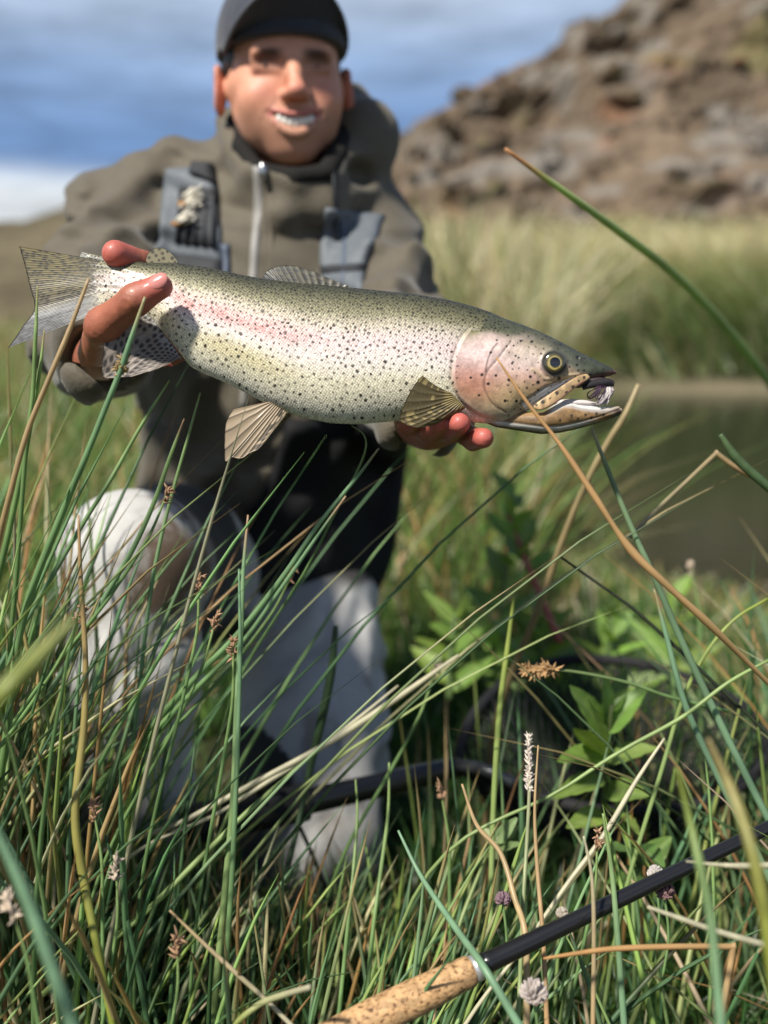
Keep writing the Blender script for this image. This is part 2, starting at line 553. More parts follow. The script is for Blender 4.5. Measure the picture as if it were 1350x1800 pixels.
def build_far_hill():
    xs = np.linspace(-170, 60, 120); ts = np.linspace(0, 1.5, 30)
    X, T = np.meshgrid(xs, ts, indexing='ij')
    px = np.array([-1500, -600, -200, 0, 40, 80, 120, 160, 220, 300, 500, 800]); py = np.array([400, 405, 398, 392, 383, 388, 368, 350, 335, 330, 345, 380])
    D = 150.0
    el = np.arctan((900 - py) / FPX) - PITCH
    hx = (px - 675) / FPX * D; hh = np.tan(el) * D + .76
    H = np.interp(X, hx, hh)
    Z = -.5 + (H + .5) * np.where(T < 1, smoothstep(-.3, 1.1, T) * .4 + .6 * T, 1 - .4 * (T - 1)) + (fbm(X * .08, T * 5, 0, 4) - .5) * 2.2 * smoothstep(0, .2, T) * (T < .97)
    P = np.stack([X, 95 + 55 * T, Z], -1)
    a = fbm(X * .06, T * 6, 2, 5)[..., None]
    c = np.array([.105, .088, .055]) * (0.55 + .9 * a)
    mk('distant_hill', P.reshape(-1, 3), grid_faces(len(xs), len(ts)), mat('dry_hillside', None, .95, .1, var=.4, vscale=.35), col=c.reshape(-1, 3), base=(-40, 95, 0))['kind'] = 'structure'
build_far_hill()

# ================================================================== THE PERSON
PERSON = empty('person', (W(470, 1000, 1.45)[0], W(470, 1000, 1.45)[1], 0.0),
               'kneeling angler in dark cap and olive jacket, smiling, holding the trout out in both hands', 'person')

def vecs(*a):
    return [W(*p) for p in a]

# ---- head, in its own axes: x image right, y up, z out of the face
HO = W(500, 166, 1.405)
_z = np.array([0.24, -1.0, -0.05]); _z /= np.linalg.norm(_z)
_y = np.array([-0.03, 0.0, 1.0]); _y -= _z * (_y @ _z); _y /= np.linalg.norm(_y)
_x = np.cross(_y, _z)
HM = np.stack([_x, _y, _z])
def H2W(P):
    return HO + np.asarray(P) @ HM

def build_head():
    s = SDF((-.125, -.22, -.13), (.125, .155, .15), .0021)
    s.ell((0, .045, -.012), (.076, .098, .096), 0)
    s.ell((0, -.016, .018), (.064, .074, .066), .03)
    for sx in (-1, 1):
        s.cap((sx * .051, -.028, .0), (sx * .020, -.076, .055), .014, .012, .026)
        s.ell((sx * .040, -.014, .060), (.026, .022, .022), .018)                 # cheek apple
        s.ell((sx * .042, -.034, .042), (.019, .030, .026), .03)
        s.cap((sx * .052, .012, .045), (sx * .066, .004, .0), .012, .012, .02)     # cheekbone
    s.ell((0, -.078, .066), (.024, .016, .018), .020)                             # chin
    s.ell((0, -.046, .066), (.040, .030, .027), .020)                             # muzzle
    s.cap((-.042, .0395, .0745), (.042, .0395, .0745), .0125, .0125, .012)              # brow
    s.chain([(0, .036, .082), (0, .012, .094), (0, -.008, .106)], [.0085, .0085, .0105], .010)
    s.ell((0, -.011, .107), (.0125, .0095, .0105), .006)
    for sx in (-1, 1):
        s.ell((sx * .0125, -.014, .095), (.0078, .0075, .0105), .005)
        s.ell((sx * .0335, .022, .093), (.020, .0120, .019), .007, 's')            # socket
        s.cap((sx * .018, .0300, .0800), (sx * .048, .0288, .0715), .0060, .0058, .004) # upper lid fold
        s.cap((sx * .019, .0178, .0797), (sx * .046, .0194, .0722), .0060, .0057, .006) # lower lid pushed up by the smile
        s.ell((sx * .0065, -.0215, .101), (.0034, .0028, .006), .002, 's')         # nostril
        # smile fold from nose wing to mouth corner
        s.cap((sx * .0225, -.016, .0985), (sx * .0435, -.042, .0860), .0022, .0028, .003, 's')
        # ear
        M = np.array([[math.cos(.35), 0, sx * math.sin(.35)], [0, 1, 0], [-sx * math.sin(.35), 0, math.cos(.35)]])
        s.ell((sx * .088, .004, -.010), (.0085, .034, .021), .006, M=M)
        s.ell((sx * .094, .008, -.003), (.0065, .020, .011), .004, 's', M=M)
    # open smiling mouth
    warp = lambda q: np.stack([q[..., 0], q[..., 1] - 9.0 * q[..., 0] ** 2, q[..., 2] + 5 * q[..., 0] ** 2], -1)
    s.ell((0, -.0475, .095), (.0385, .0096, .026), .002, 's', warp=warp)
    tt = np.linspace(-1, 1, 13)
    up = [(.0375 * t, -.0375 + .0105 * t * t, .0955 - .0170 * t * t) for t in tt]
    lo = [(.0375 * t, -.0610 + .0330 * t * t, .0915 - .0145 * t * t) for t in tt]
    ru = [.0020 + .0010 * (1 - t * t) for t in tt]; rl = [.0026 + .0036 * (1 - t * t) for t in tt]
    s.chain(up, ru, .0025); s.chain(lo, rl, .003)
    s.cap((0, -.065, -.02), (0, -.215, -.05), .050, .056, .03)                     # neck
    V, Q = s.mesh(2)
    x, y, z = V.T
    base = np.array([.66, .315, .200])
    c = np.tile(base, (len(V), 1))
    def blend(mask, colr):
        nonlocal c
        m = np.clip(mask, 0, 1)[:, None]; c = c * (1 - m) + np.array(colr) * m
    g = lambda cx, cy, rx, ry: np.exp(-(((abs(x) - cx) / rx) ** 2 + ((y - cy) / ry) ** 2))
    front = smoothstep(.02, .06, z)
    blend(.55 * g(.042, -.006, .024, .020) * front, (.56, .20, .145))
    blend(.65 * g(0, -.010, .015, .016) * smoothstep(.09, .1, z), (.56, .19, .14))
    blend(.5 * smoothstep(.078, .088, abs(x)) * (z < .03), (.56, .17, .12))
    stub = smoothstep(-.024, -.045, y) * smoothstep(-.13, -.10, y) * smoothstep(-.02, .02, z)
    blend(.42 * stub, (.30, .17, .12))
    blend(.5 * g(0, -.030, .024, .006) * front, (.27, .15, .10))
    dl = np.minimum(np.min([np.hypot(np.hypot(x - a[0], y - a[1]), z - a[2]) for a in up], 0) - .0028, np.min([np.hypot(np.hypot(x - a[0], y - a[1]), z - a[2]) for a in lo], 0) - .0042)
    blend(.85 * smoothstep(.0022, .0002, dl), (.46, .125, .12))
    for sx in (-1, 1):
        tq = np.clip((-.016 - y) / .026, 0, 1)
        blend(.45 * np.exp(-((x - sx * (.0225 + .021 * tq)) / .0028) ** 2) * (y < -.013) * (y > -.045) * (z > .06), (.22, .09, .06))  # crease shade of the smile folds painted into the skin
    cav = (abs(x) < .036) & (abs(y + .0475 - 9.0 * x * x) < .0090) & (z < .088 - 5 * x * x) & (z > .06)
    blend(cav * 1.0, (.16, .04, .035))
    brow = np.exp(-(((abs(x) - .031) / .0165) ** 4 + ((y - .0365 + .25 * (abs(x) - .026) ** 2 * 30 * (abs(x) > .03)) / .0070) ** 4)) * smoothstep(.055, .065, z)
    blend(.95 * brow, (.022, .013, .009))
    blend(.8 * g(.0335, .0285, .0155, .0028) * smoothstep(.06, .07, z), (.05, .025, .02))   # lash line
    blend(.6 * g(.0335, .0245, .020, .0125) * front, (.20, .085, .060))  # eye sockets darkened in the skin colour, as shade under the brim
    n = fbm(x * 160, y * 160, z * 160, 3)
    c *= (0.9 + .2 * n)[:, None]
    return H2W(V), Q, c

def hand_mesh(parts, lo, hi, tint):
    s = SDF(lo, hi, .0013)
    for p in parts:
        if p[0] == 'c': s.chain([np.array(q) for q in p[1]], p[2], p[3])
        else: s.ell(p[1], p[2], p[3])
    # creases over the joints
    X, Y, Z = s.coords()
    s.f += ((fbm(X * 420, Y * 420, Z * 420, 2) - .5) * .0007).astype(np.float32)
    for p in parts:
        if p[0] != 'c' or not p[4]: continue
        for i in range(1, len(p[1]) - 1):
            q = np.array(p[1][i]); ax = np.array(p[1][i + 1]) - np.array(p[1][i - 1]); ax /= np.linalg.norm(ax)
            sl, G = s.sub(q - .03, q + .03)
            if sl is None: continue
            D = G - q; dist = np.linalg.norm(D, axis=-1); al = D @ ax
            near = smoothstep(p[2][i] + .007, p[2][i] + .001, dist)
            for off in (-.0042, -.0012, .0016, .0046):
                s.f[sl] += (.00055 * np.exp(-((al - off + .0008 * np.sin(dist * 2500)) / .00075) ** 2) * near).astype(np.float32)
    V, Q = s.mesh(1)
    n = fbm(V[:, 0] * 90, V[:, 1] * 90, V[:, 2] * 90, 3)[:, None]
    c = np.array([.35, .118, .068]) * (0.80 + .40 * n)
    for p in parts:
        if p[0] == 'c' and p[4]:
            tip = np.array(p[1][-1]); d = np.linalg.norm(V - tip, axis=1)
            m = smoothstep(.026, .008, d)[:, None] * tint
            c = c * (1 - m) + np.array([.47, .115, .090]) * m
            for q in p[1][1:-1]:                                            # joint creases darker
                d = np.linalg.norm(V - np.array(q), axis=1)
                c *= 1 - .12 * smoothstep(.016, .008, d)[:, None]
    return V, Q, c

RH = [
    ('c', vecs((172, 622, .868), (182, 572, .815), (238, 527, .792), (281, 504, .790)), [.0165, .0138, .0116, .0098], .007, 1),
    ('c', vecs((240, 590, .895), (296, 540, .890), (292, 484, .872), (252, 461, .842), (203, 446, .822)), [.0115, .0108, .0100, .0092, .0108], .004, 1),
    ('c', vecs((235, 610, .895), (305, 590, .893), (330, 548, .886), (330, 520, .872)), [.011, .0105, .0095, .0085], .004, 1),
    ('c', vecs((225, 625, .892), (290, 628, .884), (330, 610, .872), (345, 590, .862)), [.0105, .010, .009, .008], .004, 1),
    ('c', vecs((215, 635, .888), (258, 655, .872), (292, 652, .858)), [.0098, .0088, .0075], .004, 1),
    ('e', W(208, 602, .888), (.027, .022, .030), .012),
    ('c', vecs((190, 618, .905), (172, 640, .985)), [.024, .027], .015, 0),
]
LH = [
    ('c', vecs((776, 748, .895), (793, 758, .850), (808, 744, .812)), [.0108, .0100, .0083], .003, 1),
    ('c', vecs((808, 756, .895), (832, 772, .852), (850, 770, .812)), [.0102, .0096, .0080], .003, 1),
    ('c', vecs((745, 742, .895), (757, 758, .852), (772, 742, .822)), [.0108, .0100, .0084], .003, 1),
    ('c', vecs((722, 735, .895), (716, 745, .855), (728, 734, .832)), [.0105, .0098, .0084], .003, 1),
    ('c', vecs((770, 735, .930), (812, 695, .918), (828, 650, .888)), [.015, .0125, .010], .006, 1),
    ('e', W(765, 742, .920), (.036, .032, .018), .012),
    ('c', vecs((752, 740, .935), (740, 738, 1.03)), [.026, .028], .015, 0),
]
B = Bag()
for V, Q, c in (build_head(),):
    B.add(V, Q, c)
V, Q, c = hand_mesh(RH, (-.305, .74, .72), (-.125, 1.06, .985), .8)
B.add(V, Q, c)
lo_, hi_ = W(690, 830, .80) - .03, W(890, 620, .80) + .03
V, Q, c = hand_mesh(LH, (-.01, .74, .58), (.115, 1.10, .80), .9)
B.add(V, Q, c)
# trunk and limbs carried inside the clothes so that the figure is complete
s = SDF((-.55, .65, -.05), (.45, 2.2, 1.15), .014)
s.cap(W(478, 330, 1.47), W(470, 480, 1.52), .05, .075, .03)
s.cap(W(470, 480, 1.52), W(450, 900, 1.66), .075, .075, .03)
s.chain(vecs((240, 390, 1.47), (165, 605, 1.20), (180, 626, .97)), [.042, .036, .026], .015)
s.chain(vecs((650, 435, 1.50), (700, 625, 1.24), (740, 738, 1.0)), [.042, .036, .026], .015)
s.chain(vecs((365, 1005, 1.63), (235, 990, 1.13), (215, 1560, 1.22)), [.055, .045, .035], .02)
s.chain(vecs((555, 1020, 1.68), (566, 1470, 1.37), (560, 1500, 1.75)), [.055, .045, .035], .02)
V, Q = s.mesh(1)
B.add(V, Q, (.46, .25, .17))
SKIN = mat('skin', None, .50, .45, var=.07, vscale=300, bump=.4, bscale=900, bdist=.0006, sss=.12)
bo = B.build('body', SKIN, PERSON)
_vv = np.vstack(B.V); wet_ = ((_vv[:, 1] < 1.0) & (_vv[:, 2] < 1.0)).astype(np.float32)
_at = bo.data.attributes.new('Wet', 'FLOAT', 'POINT'); _at.data.foreach_set('value', wet_)
_nt = SKIN.node_tree; _b = [n for n in _nt.nodes if n.type == 'BSDF_PRINCIPLED'][0]
_a = _nt.nodes.new('ShaderNodeAttribute'); _a.attribute_name = 'Wet'
_m = _nt.nodes.new('ShaderNodeMath'); _m.operation = 'MULTIPLY'; _m.inputs[1].default_value = .10
_nt.links.new(_a.outputs['Fac'], _m.inputs[0]); _nt.links.new(_m.outputs[0], _b.inputs['Coat Weight'])

def nail(c, along, nrm, r):
    along = np.array(along, float); along /= np.linalg.norm(along)
    nrm = np.array(nrm, float); nrm -= along * (nrm @ along); nrm /= np.linalg.norm(nrm)
    side = np.cross(nrm, along)
    V, f = ellipsoid((0, 0, 0), (1, 1, 1), 20, 12)
    V = np.stack([V[:, 0] * r[0], V[:, 1] * r[1], V[:, 2] * r[2] - 0.25 * (V[:, 1] * r[1]) ** 2 / r[1]], -1)
    b = Bag(); b.add(c + V @ np.stack([along, side, nrm]), f)
    return b
nm = mat('fingernail', (.60, .22, .19), .22, .5, coat=.5)
a, b_ = W(262, 514, .790), W(287, 500, .790)
nb = nail(W(281.5, 500.5, .790) - FWD * .0088 + UPV * .0012, b_ - a, -FWD + .25 * UPV, (.0082, .0064, .0016))
nb.build('fingernail', nm, PERSON)

EYM = mat('eye_white', (.20, .17, .155), .3, .3); IRM = mat('brown_iris', (.015, .010, .007), .35, .3)
for sx in (-1, 1):
    p = H2W([(sx * .0325, .0235, .0685)])[0]
    V, f = ellipsoid(p, (.0125, .0125, .0125), 20, 14); e = mk('eyeball', V, f, EYM, PERSON)
    look = CAM - p; look /= np.linalg.norm(look)
    V, f = ellipsoid(p + look * .0090, (.0056, .0047, .0056), 14, 10); mk('iris', V, f, IRM, e)

# teeth: upper row
tb = Bag()
for k in range(-3, 4):
    x = k * .0070; w = .0040 if abs(k) > 1 else .0042
    V, f = ellipsoid((x, -.0468 + 8.5 * x * x, 0.0905 - 5.0 * x * x), (w, .0078 - .0004 * abs(k), .003), 10, 8)
    tb.add(H2W(V), f, (.88, .84, .76))
tb.build('teeth', mat('teeth', None, .25, .5, coat=.2), PERSON)

# hair at the temples and back
s = SDF((-.11, -.08, -.13), (.11, .13, .10), .003)
s.ell((0, .040, -.020), (.0810, .098, .094), 0)
X, Y, Z = s.coords()
s.f = np.maximum(s.f, (Z - (.028 + .25 * (Y - .03))).astype(np.float32))
s.f = np.maximum(s.f, (-.012 - Y - .9 * np.clip(-Z - .01, -.005, .05)).astype(np.float32))
s.f += ((noise3(X * 260, Y * 60, Z * 260) - .5) * .004).astype(np.float32)
V, Q = s.mesh(0)
mk('hair', H2W(V), Q, mat('dark_brown_hair', (.022, .013, .009), .5, .4, var=.5, vscale=400), PERSON)

# ---- baseball cap
CAPM = mat('cap_cloth', (.040, .044, .060), .85, .2, var=.18, vscale=120, bump=.5, bscale=900, bdist=.0008, sheen=.3)
s = SDF((-.12, .02, -.15), (.12, .19, .14), .003)
s.ell((0, .058, -.010), (.0895, .108, .108), 0)
X, Y, Z = s.coords()
s.f = np.maximum(s.f, (.050 + .10 * Z - Y).astype(np.float32))
s.f += (.0014 * np.exp(-(np.abs(np.sin(np.arctan2(X, Z) * 3)) / .05) ** 2)).astype(np.float32)     # panel seams
V, Q = s.mesh(1)
CAP = mk('cap', H2W(V), Q, CAPM, PERSON)
na, nr = 44, 14
A = np.linspace(-1.38, 1.38, na); Rr = np.linspace(0, 1, nr)
AA, RR = np.meshgrid(A, Rr, indexing='ij')
bx = .088 * np.sin(AA); bz = .098 * np.cos(AA) - .006
by = .060 + .016 * np.cos(AA) + .07 * bx
ext = (.042 - .012 * np.sin(AA)) * np.maximum(np.cos(AA * 1.02), 0.0) ** .45
ox = bx * (1 - .04 * RR) ; oz = bz + ext * RR
oy = by + RR * (.034 * np.cos(AA) - .014 * (1 - np.cos(AA))) - .10 * (ox / .09) ** 2 * .10 * RR
top = np.stack([ox, oy + .0018, oz], -1); bot = np.stack([ox, oy - .0018, oz], -1)
V = np.concatenate([top.reshape(-1, 3), bot.reshape(-1, 3)])
gf = grid_faces(na, nr); n0 = na * nr
rim = np.stack([np.arange(na - 1) * nr + nr - 1, np.arange(1, na) * nr + nr - 1, np.arange(1, na) * nr + nr - 1 + n0, np.arange(na - 1) * nr + nr - 1 + n0], 1)
mk('brim', H2W(V), np.concatenate([gf[:, ::-1], gf + n0, rim]), CAPM, CAP)
P = np.stack([ox[:, -1], oy[:, -1], oz[:, -1]], -1)
V, f = tube(H2W(P), .0032, 6); mk('brim_edge', V, f, mat('cap_piping', (.075, .08, .095), .7), CAP)

# ---- jacket
JS = SDF((-.62, .80, .22), (.50, 1.90, 1.14), .0055)
s = JS
s.ell(W(462, 560, 1.48), (.178, .125, .20), 0)
s.ell(W(452, 720, 1.56), (.180, .115, .20), .05)
s.ell(W(445, 860, 1.64), (.185, .115, .20), .05)
s.chain(vecs((235, 372, 1.48), (360, 345, 1.49), (478, 335, 1.49), (600, 375, 1.50), (655, 430, 1.50)), [.066, .072, .078, .070, .062], .05)
s.chain(vecs((230, 382, 1.47), (185, 490, 1.36), (165, 600, 1.20)), [.076, .068, .057], .04)
s.chain(vecs((165, 600, 1.20), (168, 618, 1.07), (178, 626, .945)), [.057, .050, .0385], .03)
s.chain(vecs((655, 432, 1.50), (682, 530, 1.38), (700, 625, 1.24)), [.070, .064, .056], .04)
s.chain(vecs((700, 625, 1.24), (718, 688, 1.11), (740, 738, .985)), [.058, .050, .040], .035)
s.cap(W(181, 627, .96), W(194, 620, .89), .032, .031, .003, 's')            # cuff openings
s.cap(W(740, 738, 1.0), W(750, 742, .93), .031, .029, .004, 's')
# skirt of the jacket
s.ell(W(440, 1000, 1.66), (.19, .12, .13), .05)
# upright collar and hood bunched behind the neck
s.chain(vecs((447, 312, 1.372), (412, 262, 1.405), (398, 212, 1.46), (440, 205, 1.54)), [.021, .020, .018, .024], .008)
s.chain(vecs((452, 316, 1.368), (520, 326, 1.352), (575, 318, 1.365), (606, 285, 1.41)), [.019, .018, .019, .026], .008)
s.chain(vecs((430, 345, 1.385), (500, 372, 1.362), (572, 362, 1.372), (630, 330, 1.43)), [.020, .023, .024, .030], .014)
s.chain(vecs((606, 285, 1.43), (640, 240, 1.47), (615, 195, 1.53), (520, 190, 1.56), (440, 205, 1.54)), [.034, .047, .034, .030, .024], .015)
s.ell(W(645, 262, 1.46), (.036, .05, .060), .02)
s.ell(W(641, 303, 1.398), (.027, .034, .019), .008, 's')                     # shadowed mouth of the hood
s.ell(W(520, 292, 1.40), (.060, .045, .035), .012, 's')                      # neck opening
X, Y, Z = s.coords()
w1 = fbm(X * 7, Y * 7, Z * 7, 3)
dx, dy, dz = (W(130, 625, 1.22) - W(225, 380, 1.47))
fold = np.sin((X * 30 * .9 + Z * 62 + Y * 24) + 9 * w1) * smoothstep(.42, .62, noise3(X * 6 + 5, Y * 6, Z * 6))
fold2 = np.sin((Z * 48 - X * 70) + 8 * w1) * smoothstep(.45, .65, noise3(X * 5, Y * 5 + 9, Z * 5))
fold = np.sign(fold) * np.abs(fold) ** 1.3
nk = np.exp(-((Z - W(520, 330, 1.4)[2]) / .09) ** 2)
fold3 = np.sin(Z * 150 + X * 45 + 12 * w1) * smoothstep(.40, .6, noise3(X * 12, Y * 12, Z * 12)) * nk
s.f += (.0085 * fold + .0075 * fold2 + .0045 * fold3 + .010 * (w1 - .5)).astype(np.float32)
V, Q = s.mesh(1)
n = fbm(V[:, 0] * 5, V[:, 1] * 5, V[:, 2] * 5, 3)[:, None]
c = np.array([.098, .083, .058]) * (.88 + .24 * n)
JM = mat('jacket_cloth', None, .72, .35, var=.10, vscale=60, bump=.35, bscale=260, bdist=.0025, sheen=.15)
JACKET = mk('jacket', V, Q, JM, PERSON, c)

def project(sdf, px, py, d0=.8, d1=1.85, n=300, default=1.42):
    px = np.asarray(px, float); py = np.asarray(py, float)
    out = np.full(px.shape, np.nan); prev = None
    for d in np.linspace(d0, d1, n):
        f = sdf.sample(W(px, py, np.full(px.shape, d)))
        hit = (f < 0) & np.isnan(out); out[hit] = d
    m = np.isnan(out)
    if m.any():
        out[m] = np.nanmax(out) if (~m).any() else default
    return out

def patch(left, right, nu, nv, thick, sdf=JS, lift=0.0, smooth_it=3):
    """a padded panel lying on the clothes between two edges measured in the photograph"""
    Lp = catmull(np.array(left, float), nv); Rp = catmull(np.array(right, float), nv)
    t = np.linspace(0, 1, nu)[:, None, None]
    G = Lp[None] * (1 - t) + Rp[None] * t
    D = project(sdf, G[..., 0], G[..., 1])
    for _ in range(smooth_it):
        Dp = np.pad(D, 1, mode='edge'); D = (Dp[:-2, 1:-1] + Dp[2:, 1:-1] + Dp[1:-1, :-2] + Dp[1:-1, 2:] + 2 * D) / 6
    e = np.minimum(np.minimum(np.arange(nu)[:, None], np.arange(nu)[::-1, None]), np.minimum(np.arange(nv)[None], np.arange(nv)[None, ::-1]))
    edge = np.clip(e / 1.5, 0, 1) ** .5
    Pf = W(G[..., 0], G[..., 1], D) - FWD * (lift + thick * (.35 + .65 * edge))[..., None]
    Pb = W(G[..., 0], G[..., 1], D) + FWD * .004
    V = np.concatenate([Pf.reshape(-1, 3), Pb.reshape(-1, 3)]); n0 = nu * nv
    gf = grid_faces(nu, nv)
    ring = np.concatenate([np.arange(nv), np.arange(1, nu) * nv + nv - 1, (nu - 1) * nv + np.arange(nv - 2, -1, -1), np.arange(nu - 2, 0, -1) * nv])
    r2 = np.roll(ring, -1)
    side = np.stack([ring, r2, r2 + n0, ring + n0], 1)
    return V, np.concatenate([gf[:, ::-1] if False else gf, gf[:, ::-1] + n0, side])

GREY = mat('grey_nylon', (.115, .130, .145), .6, .4, var=.15, vscale=90, bump=.5, bscale=700, bdist=.001)
DARK = mat('charcoal_nylon', (.022, .024, .028), .7, .4, var=.2, vscale=90, bump=.5, bscale=700, bdist=.001)
ZIP = mat('zip_tape', (.26, .25, .23), .5, .5, bump=.5, bscale=900, bdist=.001)
# zip, placket, cords
V, f = patch([(444, 292), (446, 360), (440, 440), (432, 560), (420, 720)], [(464, 292), (464, 360), (456, 440), (448, 560), (434, 720)], 4, 40, .005)
mk('zip', V, f, ZIP, JACKET)
V, f = patch([(470, 335), (474, 400), (470, 480), (462, 560)], [(482, 335), (484, 400), (478, 480), (470, 560)], 3, 30, .004)
mk('storm_flap', V, f, JM, JACKET, np.tile([.118, .098, .068], (len(V), 1)))
cs = SDF((-.34, 1.15, .80), (.02, 1.72, 1.12), .005)
cs.chain(vecs((452, 300, 1.355), (424, 262, 1.385), (410, 214, 1.435)), [.012, .013, .012], .006)
cs.chain(vecs((452, 300, 1.355), (520, 312, 1.338), (574, 304, 1.350), (592, 272, 1.385)), [.012, .012, .013, .015], .006)
cs.chain(vecs((592, 272, 1.385), (606, 235, 1.43)), [.015, .015], .006)
V, Q = cs.mesh(1)
mk('collar_lining', V, Q, mat('black_fleece', (.014, .013, .012), .9, .2, bump=.6, bscale=500, bdist=.001), JACKET)
pl, fl = ellipsoid((0, 0, 0), (.006, .005, .012), 12, 8)
mk('zip_puller', pl + W(463, 305, float(project(JS, [463], [305])[0])) - FWD * .009, fl, mat('steel', (.5, .5, .5), .3, .5, 1.0), JACKET)
d_ = project(JS, np.array([586, 588, 590, 589]), np.array([300, 340, 390, 430]))
V, f = tube(catmull(W([586, 588, 590, 589], [300, 340, 390, 430], d_ - .008), 20), .0028, 6)
mk('drawcord', V, f, DARK, JACKET)

# ---- chest pack straps and fly patch
PACK = PERSON
V, f = patch([(292, 298), (286, 340), (280, 400), (272, 452)], [(372, 292), (384, 340), (390, 400), (392, 470)], 16, 22, .012)
mk('shoulder_strap', V, f, GREY, PACK)
V, f = patch([(572, 366), (566, 410), (562, 450), (566, 520)], [(676, 378), (662, 420), (646, 460), (636, 520)], 16, 22, .012)
mk('shoulder_strap', V, f, GREY, PACK)
V, f = patch([(338, 288), (330, 310)], [(376, 290), (384, 330)], 8, 10, .022)
mk('strap_pad', V, f, DARK, PACK)
V, f = patch([(314, 326), (308, 380), (302, 436)], [(384, 330), (388, 390), (386, 448)], 12, 16, .016)
FP = mk('fly_patch', V, f, DARK, PACK)
RIB = mat('foam_rib', (.062, .066, .072), .75)
for k in range(5):
    a = k / 5
    l0, l1 = (320 + 13.5 * k, 345), (309 + 15.5 * k, 436 + 2 * k)
    V, f = patch([l0, l1], [(l0[0] + 6.5, 345), (l1[0] + 7.5, l1[1])], 4, 14, .023)
    mk('foam_rib', V, f, RIB, FP)
V, f = patch([(276, 440), (284, 462), (300, 480)], [(392, 452), (392, 480), (392, 500)], 14, 8, .014)
mk('strap_band', V, f, DARK, PACK)
V, f = patch([(562, 468), (564, 488)], [(645, 462), (640, 484)], 12, 5, .018)
mk('strap_band', V, f, DARK, PACK)
V, f = patch([(388, 430), (392, 470), (388, 520)], [(404, 430), (406, 470), (402, 520)], 4, 12, .012)
mk('webbing', V, f, mat('blue_grey_webbing', (.08, .10, .14), .6), PACK)
V, f = patch([(594, 380), (600, 440), (594, 520)], [(606, 380), (612, 440), (606, 520)], 4, 12, .018)
mk('webbing', V, f, bpy.data.materials['blue_grey_webbing'], PACK)
FLYW = mat('white_fluff', None, .8, .2)
for (px, py, s_) in ((338, 348, 1.0), (326, 383, .85)):
    b = Bag()
    d = float(project(JS, [px], [py])[0]) - .03
    for k in range(46):
        a = W(px - 14, py + 10, d); tip = W(px + RNG.normal(6, 9 * s_), py + RNG.normal(-3, 8 * s_), d - .012 + RNG.normal(0, .005))
        V, f = tube(catmull([a, (a + tip) / 2 + RNG.normal(0, .002, 3), tip], 5), [.0009, .0016, .0019, .0017, .0008], 4)
        b.add(V, f, (.72, .68, .58))
    V, f = tube(catmull(W([px - 24, px - 14, px - 2], [py + 10, py + 11, py + 9], [d, d - .002, d - .004]), 8), .0036 * s_, 8); b.add(V, f, (.32, .17, .06))
    b.build('fly', FLYW, FP)

# ---- waders
LS = SDF((-.50, .85, -.06), (.25, 2.05, .62), .006)
s = LS
s.chain(vecs((365, 1010, 1.62), (300, 985, 1.36), (238, 995, 1.135)), [.10, .094, .074], .04)
s.chain(vecs((236, 992, 1.13), (228, 1180, 1.14), (222, 1400, 1.18), (216, 1590, 1.24)), [.073, .073, .071, .056], .035)
s.ell(W(230, 965, 1.125), (.064, .060, .050), .03)
s.chain(vecs((548, 1050, 1.66), (546, 1150, 1.56), (546, 1300, 1.45), (548, 1475, 1.35)), [.098, .106, .104, .090], .03)
s.chain(vecs((548, 1490, 1.36), (580, 1420, 1.60), (600, 1380, 1.90)), [.078, .070, .055], .03)
s.cap(W(440, 1010, 1.66), W(540, 1010, 1.67), .11, .11, .05)
X, Y, Z = s.coords()
w1 = fbm(X * 9, Y * 9, Z * 9, 3)
fold = np.sin(Z * 95 + X * 40 + 10 * w1) * smoothstep(.45, .65, noise3(X * 8, Y * 8, Z * 8))
low = smoothstep(.34, .22, Z)
f2_ = np.sin(Z * 60 - X * 85 + 9 * w1) * smoothstep(.45, .62, noise3(X * 7, Y * 7 + 4, Z * 7))
s.f += ((.0055 * fold * low + .0040 * f2_) * smoothstep(.50, .40, Z) + .003 * (w1 - .5)).astype(np.float32)
V, Q = s.mesh(1)
x, y, z = V.T
n = fbm(x * 6, y * 6, z * 6, 3)
c = np.array([.47, .465, .45]) * (.88 + .2 * n[:, None])
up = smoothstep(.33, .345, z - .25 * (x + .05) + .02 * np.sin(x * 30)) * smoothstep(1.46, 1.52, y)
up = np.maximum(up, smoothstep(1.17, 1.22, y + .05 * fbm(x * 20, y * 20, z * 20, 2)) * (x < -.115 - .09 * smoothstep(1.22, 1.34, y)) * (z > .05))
c = c * (1 - up[:, None]) + np.array([.03, .029, .028]) * up[:, None]  # hips and thigh behind the raised knee blackened to imitate shade
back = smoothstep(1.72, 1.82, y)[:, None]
c = c * (1 - back) + np.array([.05, .048, .045]) * back  # rear of the kneeling leg painted dark, as the shade behind it
# mud ground into the raised knee and dirt on the shin
kp = W(305, 1010, 1.07)
dd = np.sqrt(((x - kp[0]) / .042) ** 2 + ((z - kp[2]) / .058) ** 2 + ((y - kp[1]) / .13) ** 2)
mudn = fbm(x * 70, y * 70, z * 45, 4)
mud = np.clip(smoothstep(1.45, .6, dd + (mudn - .5) * 1.8), 0, 1) * .95
mud = np.maximum(mud, .55 * smoothstep(.55, .75, fbm(x * 22 + 7, y * 22, z * 12, 4)) * smoothstep(.36, .22, z))
c = c * (1 - mud[:, None]) + np.array([.095, .056, .030]) * mud[:, None]
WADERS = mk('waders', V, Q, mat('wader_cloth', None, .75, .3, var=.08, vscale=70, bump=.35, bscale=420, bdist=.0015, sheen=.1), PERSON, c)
bs = SDF((-.48, .85, -.06), (.12, 1.60, .30), .008)
bs.chain(vecs((215, 1560, 1.24), (212, 1650, 1.24), (205, 1680, 1.13)), [.062, .058, .050], .03)
V, Q = bs.mesh(2)
